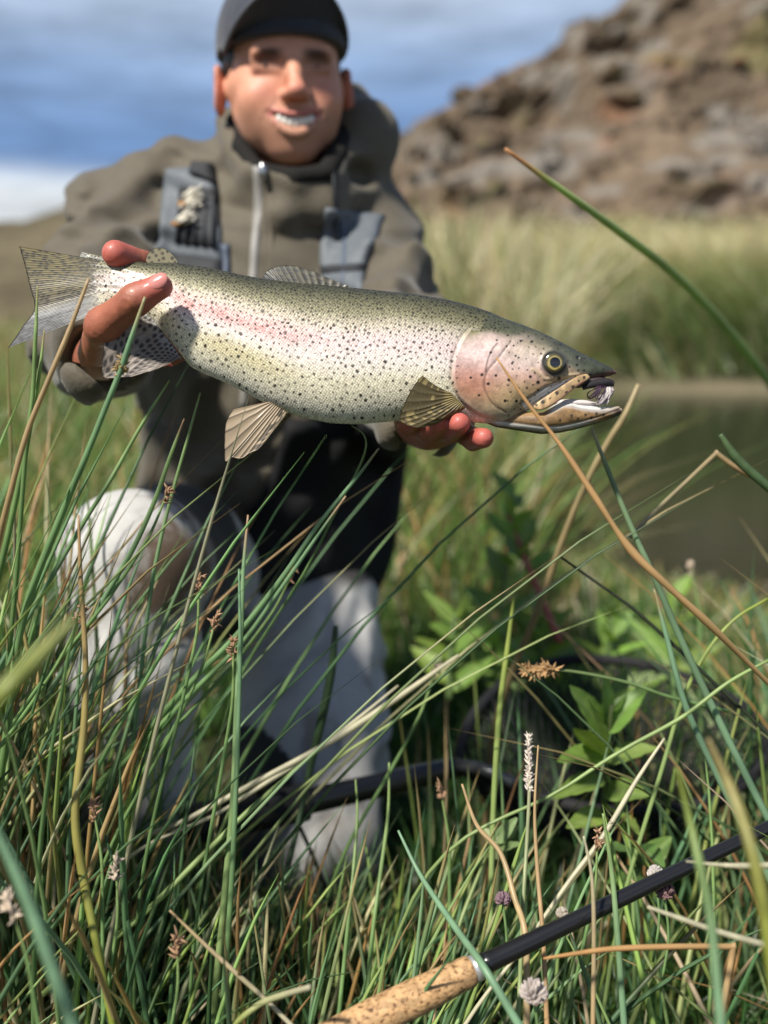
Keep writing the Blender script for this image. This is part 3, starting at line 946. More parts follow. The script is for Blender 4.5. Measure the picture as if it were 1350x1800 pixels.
mk('wading_boot', V, Q, mat('boot_rubber', (.03, .028, .025), .7), PERSON)
# black panel added over the lower torso to stand for its shade
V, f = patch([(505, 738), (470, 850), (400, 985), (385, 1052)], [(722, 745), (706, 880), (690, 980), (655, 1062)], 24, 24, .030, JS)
mk('torso_shade_panel', V, f, mat('torso_shade_black', (.010, .010, .011), .8, .25, bump=.5, bscale=600, bdist=.001), PERSON)

# ================================================================== THE TROUT
FD = 0.83                                                  # the fish's own plane
FM = FD / FPX                                              # metres per photo pixel there
TOP = np.array([(140, 442), (173, 449), (215, 456), (260, 462), (310, 462), (360, 469), (419, 482), (460, 490), (520, 497), (570, 501), (619, 506), (675, 512),
                (730, 517), (786, 527), (823, 536), (860, 548), (886, 560), (918, 571), (951, 584), (983, 600), (1016, 618), (1049, 634), (1072, 645), (1083, 653)], float)
BOT = np.array([(140, 560), (160, 551), (197, 549), (230, 552), (263, 562), (290, 588), (317, 622), (335, 645), (360, 657), (397, 673), (423, 686), (471, 711), (501, 723),
                (534, 735), (582, 744), (627, 746), (675, 742), (730, 738), (800, 738), (846, 744), (872, 745), (895, 741), (915, 728), (931, 720), (953, 711), (975, 696), (999, 683),
                (1025, 672), (1049, 666), (1072, 661), (1083, 657)], float)
WID = np.array([(140, 1), (170, 5), (200, 21), (260, 31), (300, 35), (400, 48), (500, 57), (600, 60), (700, 59), (800, 55), (860, 52), (900, 48), (950, 40), (1000, 30), (1050, 18), (1075, 10), (1083, 3)], float)

def smooth_interp(x, T):
    xs = np.linspace(T[0, 0], T[-1, 0], 700)
    ys = np.interp(xs, T[:, 0], T[:, 1])
    k = np.hanning(17); k /= k.sum()
    ys2 = np.convolve(np.pad(ys, 8, mode='edge'), k, 'valid')
    w = np.clip(np.minimum(xs - xs[0], xs[-1] - xs) / 14, 0, 1)
    return np.interp(x, xs, ys * (1 - w) + ys2 * w)
ftop = lambda x: smooth_interp(x, TOP)
fbot = lambda x: smooth_interp(x, BOT)
fwid = lambda x: np.interp(x, WID[:, 0], WID[:, 1])

def seg_dist(px, py, poly):
    """distance in pixels to an open polyline, and position along it"""
    best = np.full(np.shape(px), 1e9); par = np.zeros(np.shape(px)); n = len(poly) - 1
    for i in range(n):
        ax, ay = poly[i]; bx, by = poly[i + 1]
        t = np.clip(((px - ax) * (bx - ax) + (py - ay) * (by - ay)) / ((bx - ax) ** 2 + (by - ay) ** 2), 0, 1)
        d = np.hypot(px - ax - t * (bx - ax), py - ay - t * (by - ay))
        m = d < best; best = np.where(m, d, best); par = np.where(m, (i + t) / n, par)
    return best, par

def in_poly(px, py, poly):
    c = np.zeros(np.shape(px), bool); n = len(poly)
    for i in range(n):
        x1, y1 = poly[i]; x2, y2 = poly[(i + 1) % n]
        m = ((y1 > py) != (y2 > py)) & (px < (x2 - x1) * (py - y1) / (y2 - y1 + 1e-12) + x1)
        c ^= m
    return c
def sdpoly(px, py, poly):
    d, _ = seg_dist(px, py, list(poly) + [poly[0]])
    return np.where(in_poly(px, py, poly), -d, d)

def sm(pts, n=60):
    return [tuple(p) for p in catmull(np.array(pts, float), n)]
GILL = sm([(838, 578), (818, 590), (802, 615), (792, 650), (793, 680), (805, 705), (826, 724), (850, 736), (880, 741)])     # free edge of the gill cover
PREOP = sm([(893, 607), (868, 640), (850, 663), (848, 690), (862, 714), (885, 728)])
CHEEK = [(912, 712), (953, 683), (999, 668), (1012, 662), (975, 690), (941, 722), (925, 726)]
EYE = (967, 644)
JAWLINE = sm([(1012, 662), (985, 665), (955, 671), (944, 664), (930, 655)], 30)

def fish_half(px, py):
    """half thickness of the trout (photo pixels) at a point of its side"""
    t, b = ftop(px), fbot(px)
    v = np.clip((py - t) / np.maximum(b - t, 1e-3), 0, 1)
    u = 2 * v - 1
    prof = np.maximum(1 - np.abs(u) ** 2.15, 0) ** .56
    h = fwid(px) * prof
    inside = np.clip(np.minimum(v, 1 - v) / .06, 0, 1)
    # gill cover: raised plate with a step along its free edge
    d, s = seg_dist(px, py, GILL)
    gx = np.interp(py, [p[1] for p in GILL], [p[0] for p in GILL])
    on = (px > gx) & (py > 578)
    step = np.where(on, np.clip(d / 4, 0, 1) ** .5 * 5.0 * np.exp(-d / 60), -3.0 * np.exp(-d / 5.0))
    h = h + step * inside * smoothstep(570, 600, py)
    d, s = seg_dist(px, py, PREOP)
    h = h - 1.1 * np.exp(-(d / 2.2) ** 2) * inside
    # eye socket rim and nostril pit
    r = np.hypot(px - EYE[0], py - EYE[1])
    h = h + 3.0 * np.exp(-((r - 21) / 4.0) ** 2) * inside - 3.0 * smoothstep(18, 10, r)
    h = h - 3.0 * np.exp(-(np.hypot(px - 1012, (py - 633)) / 3.0) ** 2)
    # hollow cheek membrane behind the jaw bone
    d = sdpoly(px, py, CHEEK)
    h = h - 1.2 * smoothstep(2, -5, d) * inside
    d, _ = seg_dist(px, py, JAWLINE)
    h = h + 1.6 * np.exp(-(d / 3.0) ** 2) * inside
    # wrinkles pinched into the tail wrist, behind the thumb
    wr = smoothstep(245, 205, px) * smoothstep(130, 165, px)
    h = h + wr * .9 * smoothstep(.35, .6, noise3(px * .03, py * .1, 3)) * np.sin((py - .18 * px) * .42) * inside
    return np.maximum(h, 0) * 1.0

# spots
def make_spots():
    P = []
    gridc = {}
    tries = 0
    while tries < 42000 and len(P) < 3000:
        tries += 1
        x = RNG.uniform(142, 1080); t, b = float(ftop(x)), float(fbot(x))
        v = RNG.uniform(0.01, .97); y = t + v * (b - t)
        if x > 885: dens = .42; mind = 10
        elif x > 800 and y > 590: continue
        else:
            dens = lerp(1.0, .72, smoothstep(.1, .5, v)) * (1 - .75 * smoothstep(.80, .95, v))
            mind = lerp(5.4, 10.2, smoothstep(.12, .75, v))
        if x > 840 and y > 600 and np.hypot(x - 900, y - 690) < 75: dens *= .25
        if RNG.random() > dens: continue
        k = (int(x // 11), int(y // 11)); ok = True
        for i in (-1, 0, 1):
            for j in (-1, 0, 1):
                for q in gridc.get((k[0] + i, k[1] + j), ()):
                    if (q[0] - x) ** 2 + (q[1] - y) ** 2 < mind * mind: ok = False
        if not ok: continue
        r = RNG.uniform(1.5, 2.6) if v < .3 else RNG.uniform(1.5, 3.5)
        if x > 885: r = RNG.uniform(1.3, 2.6)
        P.append((x, y, r, RNG.uniform(.75, 1), RNG.uniform(0, 3.14), RNG.uniform(.45, 1)))
        gridc.setdefault(k, []).append((x, y))
    for x, y, r in ((889, 674, 3.4), (853, 681, 3), (842, 666, 3), (866, 667, 2.8), (823, 671, 2.6), (906, 688, 2.4), (883, 709, 3), (903, 709, 3), (940, 677, 3.4), (926, 668, 3),
                    (977, 669, 3.6), (962, 667, 2.4), (857, 628, 2.6), (900, 633, 2.2), (897, 615, 2), (838, 700, 2.5), (894, 646, 2.4), (868, 606, 2), (910, 606, 2.6), (930, 606, 2.4)):
        P.append((x, y, r, 1.0, 0, .9))
    return np.array(P)
SPOTS = make_spots()
IW, IH, IX, IY = 1100, 420, 20, 400
def spot_raster(S, ss=2):
    img = np.zeros((IH * ss, IW * ss), np.float32)
    for x, y, r, a, th, asp in S:
        cx, cy = (x - IX) * ss, (y - IY) * ss; R = int((r + 2) * ss)
        x0, y0 = int(cx) - R, int(cy) - R
        if x0 < 0 or y0 < 0 or x0 + 2 * R + 1 >= IW * ss or y0 + 2 * R + 1 >= IH * ss: continue
        yy, xx = np.mgrid[y0:y0 + 2 * R + 1, x0:x0 + 2 * R + 1]
        dx, dy = (xx - cx) / ss, (yy - cy) / ss
        ex, ey = dx * math.cos(th) + dy * math.sin(th), (-dx * math.sin(th) + dy * math.cos(th)) / asp
        m = smoothstep(r + .55, r - .75, np.hypot(ex, ey)) * a
        img[y0:y0 + 2 * R + 1, x0:x0 + 2 * R + 1] = np.maximum(img[y0:y0 + 2 * R + 1, x0:x0 + 2 * R + 1], m)
    return img
SIMG = spot_raster(SPOTS)
def sample_img(img, px, py, ss=2):
    x = np.clip((px - IX) * ss, 0, img.shape[1] - 1.01); y = np.clip((py - IY) * ss, 0, img.shape[0] - 1.01)
    i, j = x.astype(int), y.astype(int); u, v = x - i, y - j
    return img[j, i] * (1 - u) * (1 - v) + img[j, i + 1] * u * (1 - v) + img[j + 1, i] * (1 - u) * v + img[j + 1, i + 1] * u * v

def ramp(v, stops):
    p = [s[0] for s in stops]
    return np.stack([np.interp(v, p, [s[1][k] for s in stops]) for k in range(3)], -1)

def fish_color(px, py, spots=True):
    t, b = ftop(px), fbot(px)
    v = np.clip((py - t) / np.maximum(b - t, 1e-3), 0, 1)
    w = v + .045 * (fbm(px * .02, py * .03, 1, 3) - .5)
    body = ramp(w, [(0, (.050, .050, .034)), (.06, (.070, .070, .042)), (.14, (.12, .115, .062)), (.22, (.21, .195, .115)), (.31, (.47, .42, .33)), (.43, (.80, .68, .65)),
                    (.58, (.88, .79, .71)), (.72, (.86, .79, .59)), (.85, (.82, .77, .59)), (.95, (.82, .78, .67)), (1, (.84, .81, .75))])
    head_end = smoothstep(470, 330, px)
    body = body * (1 - .35 * head_end[..., None] * smoothstep(.35, .7, v)[..., None] * 0)
    # rose stripe, strongest behind the middle of the body
    st = np.exp(-((w - .42 - .00012 * (px - 400)) / .085) ** 2)
    nz = fbm(px * .05, py * .09, 4, 3)
    amt = st * (smoothstep(255, 330, px) * smoothstep(620, 430, px) * .72 + .22) * (.72 + .28 * smoothstep(.3, .6, nz)) 
    body = body * (1 - amt[..., None]) + np.array([.62, .30, .28]) * amt[..., None]
    yl = np.exp(-((v - .70) / .10) ** 2) * smoothstep(300, 400, px) * smoothstep(560, 450, px) * .55
    body = body * (1 - yl[..., None]) + np.array([.60, .52, .24]) * yl[..., None]
    # tail wrist: greyer, golden in the wrinkles
    tw = smoothstep(250, 160, px)[..., None]
    wr = (.5 + .5 * np.sin((py - .18 * px) * .42 + 2.6))[..., None]
    wr = wr * (.35 + .65 * smoothstep(.4, .6, noise3(px * .03, py * .1, 3)))[..., None]
    twc = np.array([.40, .40, .36]) * (1 - wr * .8) + np.array([.24, .20, .09]) * wr * .8
    body = body * (1 - tw * .6) + twc * tw * .6
    # ---- head
    gx = np.interp(py, [p[1] for p in GILL], [p[0] for p in GILL])
    hd = np.maximum((px > gx) & (py > 578), px > 852 + (600 - py) * -.6) * 1.0
    edge = smoothstep(-3, 3, px - np.where(py > 590, gx, 838 + (590 - py) * .55))
    cro = ramp(v, [(0, (.045, .050, .036)), (.18, (.075, .080, .046)), (.28, (.15, .142, .055)), (.36, (.26, .24, .11)), (.46, (.55, .43, .38)), (.62, (.56, .33, .28)), (.78, (.42, .27, .16)), (.9, (.42, .36, .24)), (1, (.5, .5, .44))])
    snout = ramp(np.clip((py - ftop(px)) / 60, 0, 1), [(0, (.034, .038, .030)), (.35, (.058, .066, .045)), (.6, (.13, .135, .10)), (.75, (.30, .23, .16)), (1, (.36, .26, .15))])
    fz = smoothstep(935, 985, px)[..., None]
    head = cro * (1 - fz) + snout * fz
    pk = (np.exp(-(np.hypot((px - 852) / 62, (py - 622) / 34)) ** 2) * smoothstep(586, 602, py + 4 * np.sin(px * .09)))[..., None]
    head = head * (1 - .85 * pk) + np.array([.78, .58, .56]) * pk * .85
    pk2 = (np.exp(-(np.hypot((px - 925) / 30, (py - 634) / 22)) ** 2) * smoothstep(606, 618, py))[..., None]
    head = head * (1 - .8 * pk2) + np.array([.62, .50, .44]) * pk2 * .8
    gd = np.exp(-(np.hypot((px - 895) / 45, (py - 700) / 32)) ** 2)[..., None]
    head = head * (1 - .7 * gd) + np.array([.50, .37, .19]) * gd * .7
    rd = np.exp(-(np.hypot((px - 826) / 38, (py - 683) / 28)) ** 2)[..., None]
    head = head * (1 - .75 * rd) + np.array([.58, .25, .17]) * rd * .65
    hn = fbm(px * .10, py * .10, 7, 4)[..., None]
    head = head * (.62 + .76 * hn)
    fine = noise3(px * .45, py * .45, 3)[..., None]
    head = head * (.86 + .28 * fine)
    veins = smoothstep(.62, .70, noise3(px * .07 + 30, py * .07, 2) * .6 + .4 * noise3(px * .2, py * .2, 5))[..., None]
    head = head * (1 - .10 * veins)
    d, _ = seg_dist(px, py, PREOP); head = head * (1 - .45 * np.exp(-(d / 1.6) ** 2))[..., None]
    d, _ = seg_dist(px, py, GILL)
    head = head + (np.array([.70, .58, .52]) - head) * (.35 * np.exp(-((d - 3) / 1.8) ** 2))[..., None]
    d, _ = seg_dist(px, py, sm([(868, 612), (860, 622), (852, 640), (848, 660)], 20)); head = head * (1 - .7 * np.exp(-(d / 1.5) ** 2))[..., None]
    d = sdpoly(px, py, CHEEK)
    k = smoothstep(1.5, -1.5, d)[..., None]
    streak = (.82 + .18 * np.sin((py + .62 * px) * .9))[..., None]
    head = head * (1 - k) + np.array([.90, .93, .96]) * streak * k
    d, _ = seg_dist(px, py, CHEEK[:3]); head = head * (1 - .75 * np.exp(-((d - 1.5) / 1.8) ** 2) * smoothstep(1000, 960, px) * .9)[..., None]
    d, _ = seg_dist(px, py, JAWLINE)
    kk = (np.exp(-(d / 4) ** 2) * .8)[..., None]; head = head * (1 - kk) + np.array([.50, .38, .24]) * kk
    r = np.hypot(px - EYE[0], py - EYE[1])
    kk = (np.exp(-((r - 19.5) / 4.5) ** 2) * .9)[..., None]; head = head * (1 - kk) + np.array([.035, .037, .033]) * kk
    kk = (smoothstep(18, 16, r))[..., None]; head = head * (1 - kk) + np.array([.03, .03, .025]) * kk
    for nx, ny in ((1010, 632), (1018, 634)):
        kk = np.exp(-((np.hypot((px - nx) * 1.2, (py - ny) * .8)) / 3.2) ** 2)[..., None] * .9; head = head * (1 - kk) + np.array([.02, .02, .02]) * kk
    lip = (smoothstep(1020, 1045, px) * smoothstep(10, 2, fbot(px) - py))[..., None]
    head = head * (1 - .7 * lip) + np.array([.22, .08, .075]) * lip * .7
    e = edge[..., None]
    c = body * (1 - e) + head * e
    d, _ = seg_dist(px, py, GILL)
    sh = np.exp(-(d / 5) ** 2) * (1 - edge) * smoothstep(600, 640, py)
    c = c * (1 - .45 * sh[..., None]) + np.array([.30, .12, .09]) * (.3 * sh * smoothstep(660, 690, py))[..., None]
    if spots:
        s = sample_img(SIMG, px, py)
        s = s * np.where(r < 24, 0, 1)
        c = c * (1 - .98 * s[..., None]) + np.array([.010, .009, .008]) * (.98 * s)[..., None]
    return c

def fpt(px, py, half):
    return W(px, py, np.full(np.shape(px), FD)) - FWD * (np.asarray(half) * FM)[..., None]

TROUT = empty('rainbow_trout', fpt(np.array(600.), np.array(742.), np.array(0.)),
              'large spotted rainbow trout with a rose stripe, held sideways in both hands, mouth open', 'fish')

# skin with scales: colour from the fish's own pigment, scales as relief
def scale_mat():
    m, nt, b, out = new_mat('trout_skin')
    N = nt.nodes.new; L = nt.links.new
    a = N('ShaderNodeAttribute'); a.attribute_name = 'Col'
    uv = N('ShaderNodeUVMap'); uv.uv_map = 'UVMap'
    mp = N('ShaderNodeMapping'); mp.inputs['Rotation'].default_value = (0, 0, .20 + .785); mp.inputs['Scale'].default_value = (25, 23, 1)
    L(uv.outputs[0], mp.inputs[0])
    vo = N('ShaderNodeTexVoronoi'); vo.voronoi_dimensions = '2D'; vo.inputs['Scale'].default_value = 1.0; vo.inputs['Randomness'].default_value = .40
    L(mp.outputs[0], vo.inputs['Vector'])
    # scales only on the body: mask kept in the second attribute
    k = N('ShaderNodeAttribute'); k.attribute_name = 'Scale'
    mr = N('ShaderNodeMapRange'); mr.inputs[1].default_value = .12; mr.inputs[2].default_value = .62; mr.inputs[3].default_value = 1.16; mr.inputs[4].default_value = .70
    L(vo.outputs['Distance'], mr.inputs[0])
    hs = N('ShaderNodeSeparateColor'); L(vo.outputs['Color'], hs.inputs[0])
    mr2 = N('ShaderNodeMapRange'); mr2.inputs[3].default_value = .84; mr2.inputs[4].default_value = 1.16
    L(hs.outputs[0], mr2.inputs[0])
    mu = N('ShaderNodeMath'); mu.operation = 'MULTIPLY'; L(mr.outputs[0], mu.inputs[0]); L(mr2.outputs[0], mu.inputs[1])
    mx = N('ShaderNodeMix'); mx.data_type = 'FLOAT'; mx.inputs[2].default_value = 1
    L(k.outputs['Fac'], mx.inputs[0]); L(mu.outputs[0], mx.inputs[3])
    vm = N('ShaderNodeVectorMath'); vm.operation = 'SCALE'; L(a.outputs['Color'], vm.inputs[0]); L(mx.outputs[0], vm.inputs['Scale'])
    L(vm.outputs[0], b.inputs['Base Color'])
    inv = N('ShaderNodeMath'); inv.operation = 'MULTIPLY_ADD'; inv.inputs[1].default_value = -1; inv.inputs[2].default_value = 1
    L(vo.outputs['Distance'], inv.inputs[0])
    m2 = N('ShaderNodeMath'); m2.operation = 'MULTIPLY'; L(inv.outputs[0], m2.inputs[0]); L(k.outputs['Fac'], m2.inputs[1])
    nz = N('ShaderNodeTexNoise'); nz.inputs['Scale'].default_value = 11; nz.inputs['Detail'].default_value = 7; nz.inputs['Roughness'].default_value = .65; L(uv.outputs[0], nz.inputs['Vector'])
    ad = N('ShaderNodeMath'); ad.operation = 'MULTIPLY_ADD'; ad.inputs[1].default_value = 1.5; L(nz.outputs['Fac'], ad.inputs[0]); L(m2.outputs[0], ad.inputs[2])
    bp = N('ShaderNodeBump'); bp.inputs['Strength'].default_value = .36; bp.inputs['Distance'].default_value = .0007
    L(ad.outputs[0], bp.inputs['Height']); L(bp.outputs[0], b.inputs['Normal'])
    me_ = N('ShaderNodeMath'); me_.operation = 'MULTIPLY'; me_.inputs[1].default_value = .2; L(k.outputs['Fac'], me_.inputs[0]); L(me_.outputs[0], b.inputs['Metallic'])
    n3 = N('ShaderNodeTexNoise'); n3.inputs['Scale'].default_value = 14; n3.inputs['Detail'].default_value = 4; L(uv.outputs[0], n3.inputs['Vector'])
    rr_ = N('ShaderNodeMapRange'); rr_.inputs[1].default_value = .3; rr_.inputs[2].default_value = .7; rr_.inputs[3].default_value = .42; rr_.inputs[4].default_value = .66
    L(n3.outputs['Fac'], rr_.inputs[0]); L(rr_.outputs[0], b.inputs['Roughness'])
    b.inputs['Coat Weight'].default_value = .16; b.inputs['Coat Roughness'].default_value = .2; b.inputs['Specular IOR Level'].default_value = .4
    return m
SKINF = scale_mat()

def scale_attr(o, vals):
    a = o.data.attributes.new('Scale', 'FLOAT', 'POINT'); a.data.foreach_set('value', np.ascontiguousarray(vals, np.float32))

def build_fish_body():
    xs = np.concatenate([np.arange(140, 880, 1.5), np.arange(880, 1083.1, 1.0)]); nx = len(xs)
    vs = np.concatenate([[0], (1 - np.cos(np.linspace(.10, math.pi - .10, 200))) / 2, [1]])
    vs = np.clip(.65 * vs + .35 * np.linspace(0, 1, len(vs)), 0, 1); nv = len(vs)
    t, b = ftop(xs), fbot(xs)
    PX = np.repeat(xs[:, None], nv, 1); PY = t[:, None] + (b - t)[:, None] * vs[None]
    H = fish_half(PX, PY)
    near = fpt(PX, PY, H)
    vf = np.linspace(0, 1, 60)[1:-1]; nf = len(vf)
    FX = np.repeat(xs[:, None], nf, 1); FY = t[:, None] + (b - t)[:, None] * vf[None, ::-1]
    far = fpt(FX, FY, -fish_half(FX, FY))
    V = np.concatenate([near, far], 1); nn = nv + nf
    C = np.concatenate([fish_color(PX, PY), fish_color(FX, FY)], 1)
    sc = lambda px, py: smoothstep(-4, 6, np.where(py > 590, np.interp(py, [p[1] for p in GILL], [p[0] for p in GILL]), 838 + (590 - py) * .55) - px)
    S = np.concatenate([sc(PX, PY), sc(FX, FY)], 1)
    UV = np.concatenate([np.stack([PX, PY], -1), np.stack([FX, FY], -1)], 1) / 100
    f = [grid_faces(nx, nn, False, True)[:, ::-1]]
    f.append(np.array([[0] * 0]).reshape(0, 4).astype(int))
    o = mk('body', V.reshape(-1, 3), [f[0], np.arange(nn)[None, :], ((nx - 1) * nn + np.arange(nn))[None, ::-1]], SKINF, TROUT, C.reshape(-1, 3), UV.reshape(-1, 2))
    scale_attr(o, S.ravel())
    return o
FBODY = build_fish_body()

# ---- lower jaw
JT = np.array([(846, 728), (870, 724), (900, 722), (931, 724), (953, 725), (970, 714), (986, 706), (1002, 707), (1016, 711), (1050, 715), (1075, 715), (1087, 714), (1092, 718)], float)
JB = np.array([(846, 740), (872, 751), (918, 758), (951, 763), (983, 761), (1016, 754), (1049, 745), (1078, 735), (1090, 729), (1092, 726)], float)
def build_jaw():
    xs = np.arange(846, 1092.1, 1.2); nx = len(xs); nv = 60
    t = smooth_interp(xs, JT); b = smooth_interp(xs, JB)
    w = np.interp(xs, [846, 870, 900, 950, 1000, 1050, 1080, 1092], [4, 10, 16, 27, 25, 17, 11, 5])
    th = np.linspace(0, 2 * math.pi, nv, endpoint=False)
    cy = (t + b) / 2; hy = (b - t) / 2
    u = -np.cos(th)                                            # -1 top .. 1 bottom
    z = np.sign(np.sin(th)) * np.abs(np.sin(th)) ** .7
    PX = np.repeat(xs[:, None], nv, 1); PY = cy[:, None] + hy[:, None] * u[None]
    Hh = w[:, None] * z[None] * (1 - .30 * np.clip(u, 0, 1) ** 2)[None]
    v = (u[None] + 1) / 2 * np.ones_like(PX)
    d = PY - t[:, None]; e = b[:, None] - PY
    Hh = Hh - np.sign(Hh) * 1.8 * np.exp(-((e - 11) / 1.6) ** 2)
    n = fbm(PX * .06, PY * .1, 3, 3)[..., None]
    n2 = fbm(PX * .22, PY * .3, 9, 3)[..., None]
    brown = np.array([.21, .125, .052]) * (.35 + 1.3 * n) * (.6 + .8 * n2)
    white = np.array([.56, .57, .54]) * (.85 + .3 * n)
    wt = smoothstep(15, 8, d) * smoothstep(955, 975, PX) * (1 - .75 * smoothstep(1040, 1090, PX))
    k = np.maximum(wt, 0)[..., None]
    c = brown * (1 - k) + white * k
    k = (np.exp(-((e - 7) / 3.6) ** 2) * smoothstep(1060, 1010, PX))[..., None] * .9
    c = c * (1 - k) + white * k
    k = smoothstep(3.2, .5, e)[..., None] * .8
    c = c * (1 - k) + np.array([.07, .065, .05]) * k
    k = (smoothstep(1066, 1086, PX) * smoothstep(3, 7, d))[..., None] * .9
    c = c * (1 - k) + np.array([.02, .022, .022]) * k
    k = (np.exp(-((d - 9.5) / 2.2) ** 2) * smoothstep(975, 1000, PX))[..., None] * .5
    c = c * (1 - k) + np.array([.13, .05, .03]) * k
    for sx, sy in ((1025, 731), (1045, 729), (1058, 731), (1012, 738), (1000, 733), (980, 741), (1036, 736)):
        m = smoothstep(3.4, 2.0, np.hypot(PX - sx, PY - sy))[..., None] * .9
        c = c * (1 - m) + np.array([.018, .016, .012]) * m
    V = fpt(PX, PY, Hh)
    o = mk('lower_jaw', V.reshape(-1, 3), [grid_faces(nx, nv, False, True)[:, ::-1], np.arange(nv)[None, :], ((nx - 1) * nv + np.arange(nv))[None, ::-1]], SKINF, TROUT, c.reshape(-1, 3), np.stack([PX, PY], -1).reshape(-1, 2) / 100)
    scale_attr(o, np.zeros(nx * nv))
build_jaw()

def side_plate(name, poly, base_half, bulge, colf, parent=TROUT, n_in=10, nb=120, m=SKINF):
    """bony plate: rings shrinking towards the middle of an outline, domed towards the viewer"""
    P = catmull(np.array(list(poly) + [poly[0]], float), nb + 1)[:-1]
    c0 = P.mean(0)
    # medial line along the long axis so that slim plates dome well
    q = P - c0; _, _, vt = np.linalg.svd(q, full_matrices=False); ax = vt[0]
    along = (q @ ax); med = c0 + np.clip(along, along.min() * .80, along.max() * .80)[:, None] * ax
    # centre the medial line between both edges
    rings = []; colr = []
    for s in np.linspace(0, 1, n_in):
        R = P * (1 - s) + med * s
        h = base_half(R[:, 0], R[:, 1]) + bulge * math.sqrt(max(0, 1 - (1 - s) ** 2)) - (2.0 if s == 0 else 0)
        rings.append(fpt(R[:, 0], R[:, 1], h)); colr.append(colf(R[:, 0], R[:, 1]))
    V = np.concatenate(rings); C = np.concatenate(colr)
    o = mk(name, V, grid_faces(n_in, nb, False, True), m, parent, C, np.zeros((len(V), 2)))
    scale_attr(o, np.zeros(len(V)))
    return o
MAX = [(1028, 660), (1014, 663), (999, 671), (975, 687), (952, 702), (937, 713), (934, 719), (941, 724), (957, 720), (982, 705), (1003, 687), (1025, 673), (1033, 666)]
def maxcol(px, py):
    n = fbm(px * .12, py * .12, 8, 3)[..., None]
    c = np.array([.43, .29, .15]) * (.35 + 1.3 * n)
    n2 = fbm(px * .3, py * .3, 5, 2)[..., None]; c = c * (.65 + .7 * n2)
    lo = smoothstep(4.5, 1.5, seg_dist(px, py, [(957, 720), (982, 705), (1003, 687), (1025, 673)])[0])[..., None]; c = c * (1 - .6 * lo) + np.array([.45, .20, .16]) * .6 * lo
    # pink lower edge
    for sx, sy, r in ((1022, 667, 3), (1001, 684, 3), (973, 695, 3.8), (949, 710, 3.8), (990, 693, 2.4), (938, 715, 2.4), (961, 704, 1.8), (1012, 673, 2.4)):
        m = smoothstep(r + .6, r - .6, np.hypot(px - sx, py - sy))[..., None] * .93
        c = c * (1 - m) + np.array([.018, .016, .012]) * m
    return c
side_plate('upper_jaw_bone', MAX, lambda x, y: np.interp(x, [930, 960, 1000, 1035], [31, 33, 29, 21]), 2.2, maxcol)
# roof of the mouth and tongue
V, f = ellipsoid((0, 0, 0), (1, 1, 1), 20, 14)
tv = fpt(1012 + V[:, 0] * 40 , 709 + V[:, 2] * 7 + V[:, 0] * 2, V[:, 1] * 16)
o = mk('tongue', tv, f, SKINF, TROUT, np.tile([.62, .55, .52], (len(tv), 1)), np.zeros((len(tv), 2))); scale_attr(o, np.zeros(len(tv)))
tv = fpt(1032 + V[:, 0] * 34, 672 - V[:, 0] * 6 + V[:, 2] * 8, V[:, 1] * 15)
o = mk('mouth_roof', tv, f, SKINF, TROUT, np.tile([.05, .035, .035], (len(tv), 1)), np.zeros((len(tv), 2))); scale_attr(o, np.zeros(len(tv)))

# ---- eye
def build_eye(side):
    nr, na = 26, 48
    R = np.linspace(0, 18.5, nr); A = np.linspace(0, 2 * math.pi, na, endpoint=False)
    RR, AA = np.meshgrid(R, A, indexing='ij')
    PX = EYE[0] + RR * np.cos(AA); PY = EYE[1] + RR * np.sin(AA) * .98
    h0 = float(fish_half(np.array([EYE[0] - 20.]), np.array([EYE[1] + 12.]))[0])
    H = (h0 + .5 + 6.5 * np.sqrt(np.maximum(0, 1 - (RR / 19.5) ** 2)) - 2.0) * side
    n = noise3(np.cos(AA) * 4, np.sin(AA) * 4, RR * .25)
    gold = np.stack([.30 * (.5 + n), .235 * (.5 + n), .07 * (.4 + n)], -1)
    c = gold
    k = smoothstep(11.6, 14.2, RR)[..., None]; c = c * (1 - k) + np.array([.040, .034, .018]) * k
    k = (smoothstep(2, -9, PY - EYE[1]) * .55)[..., None]; c = c * (1 - k) + np.array([.07, .062, .03]) * k
    k = smoothstep(16.2, 17.5, RR)[..., None]; c = c * (1 - k) + np.array([.03, .03, .026]) * k
    k = (np.exp(-((RR - 10.2) / .7) ** 2))[..., None]; c = c * (1 - k * .8) + np.array([.42, .35, .14]) * k * .8
    pup = np.hypot(PX - EYE[0] - 1, (PY - EYE[1]))
    k = smoothstep(9.6, 8.6, pup)[..., None]; c = c * (1 - k) + np.array([.004, .004, .005]) * k
    return mk('eye', fpt(PX, PY, H).reshape(-1, 3), grid_faces(nr, na, False, True)[:, ::-1] if side > 0 else grid_faces(nr, na, False, True), mat('eye_gold', None, .12, .6, coat=1.0), TROUT, c.reshape(-1, 3))
build_eye(1); build_eye(-1)

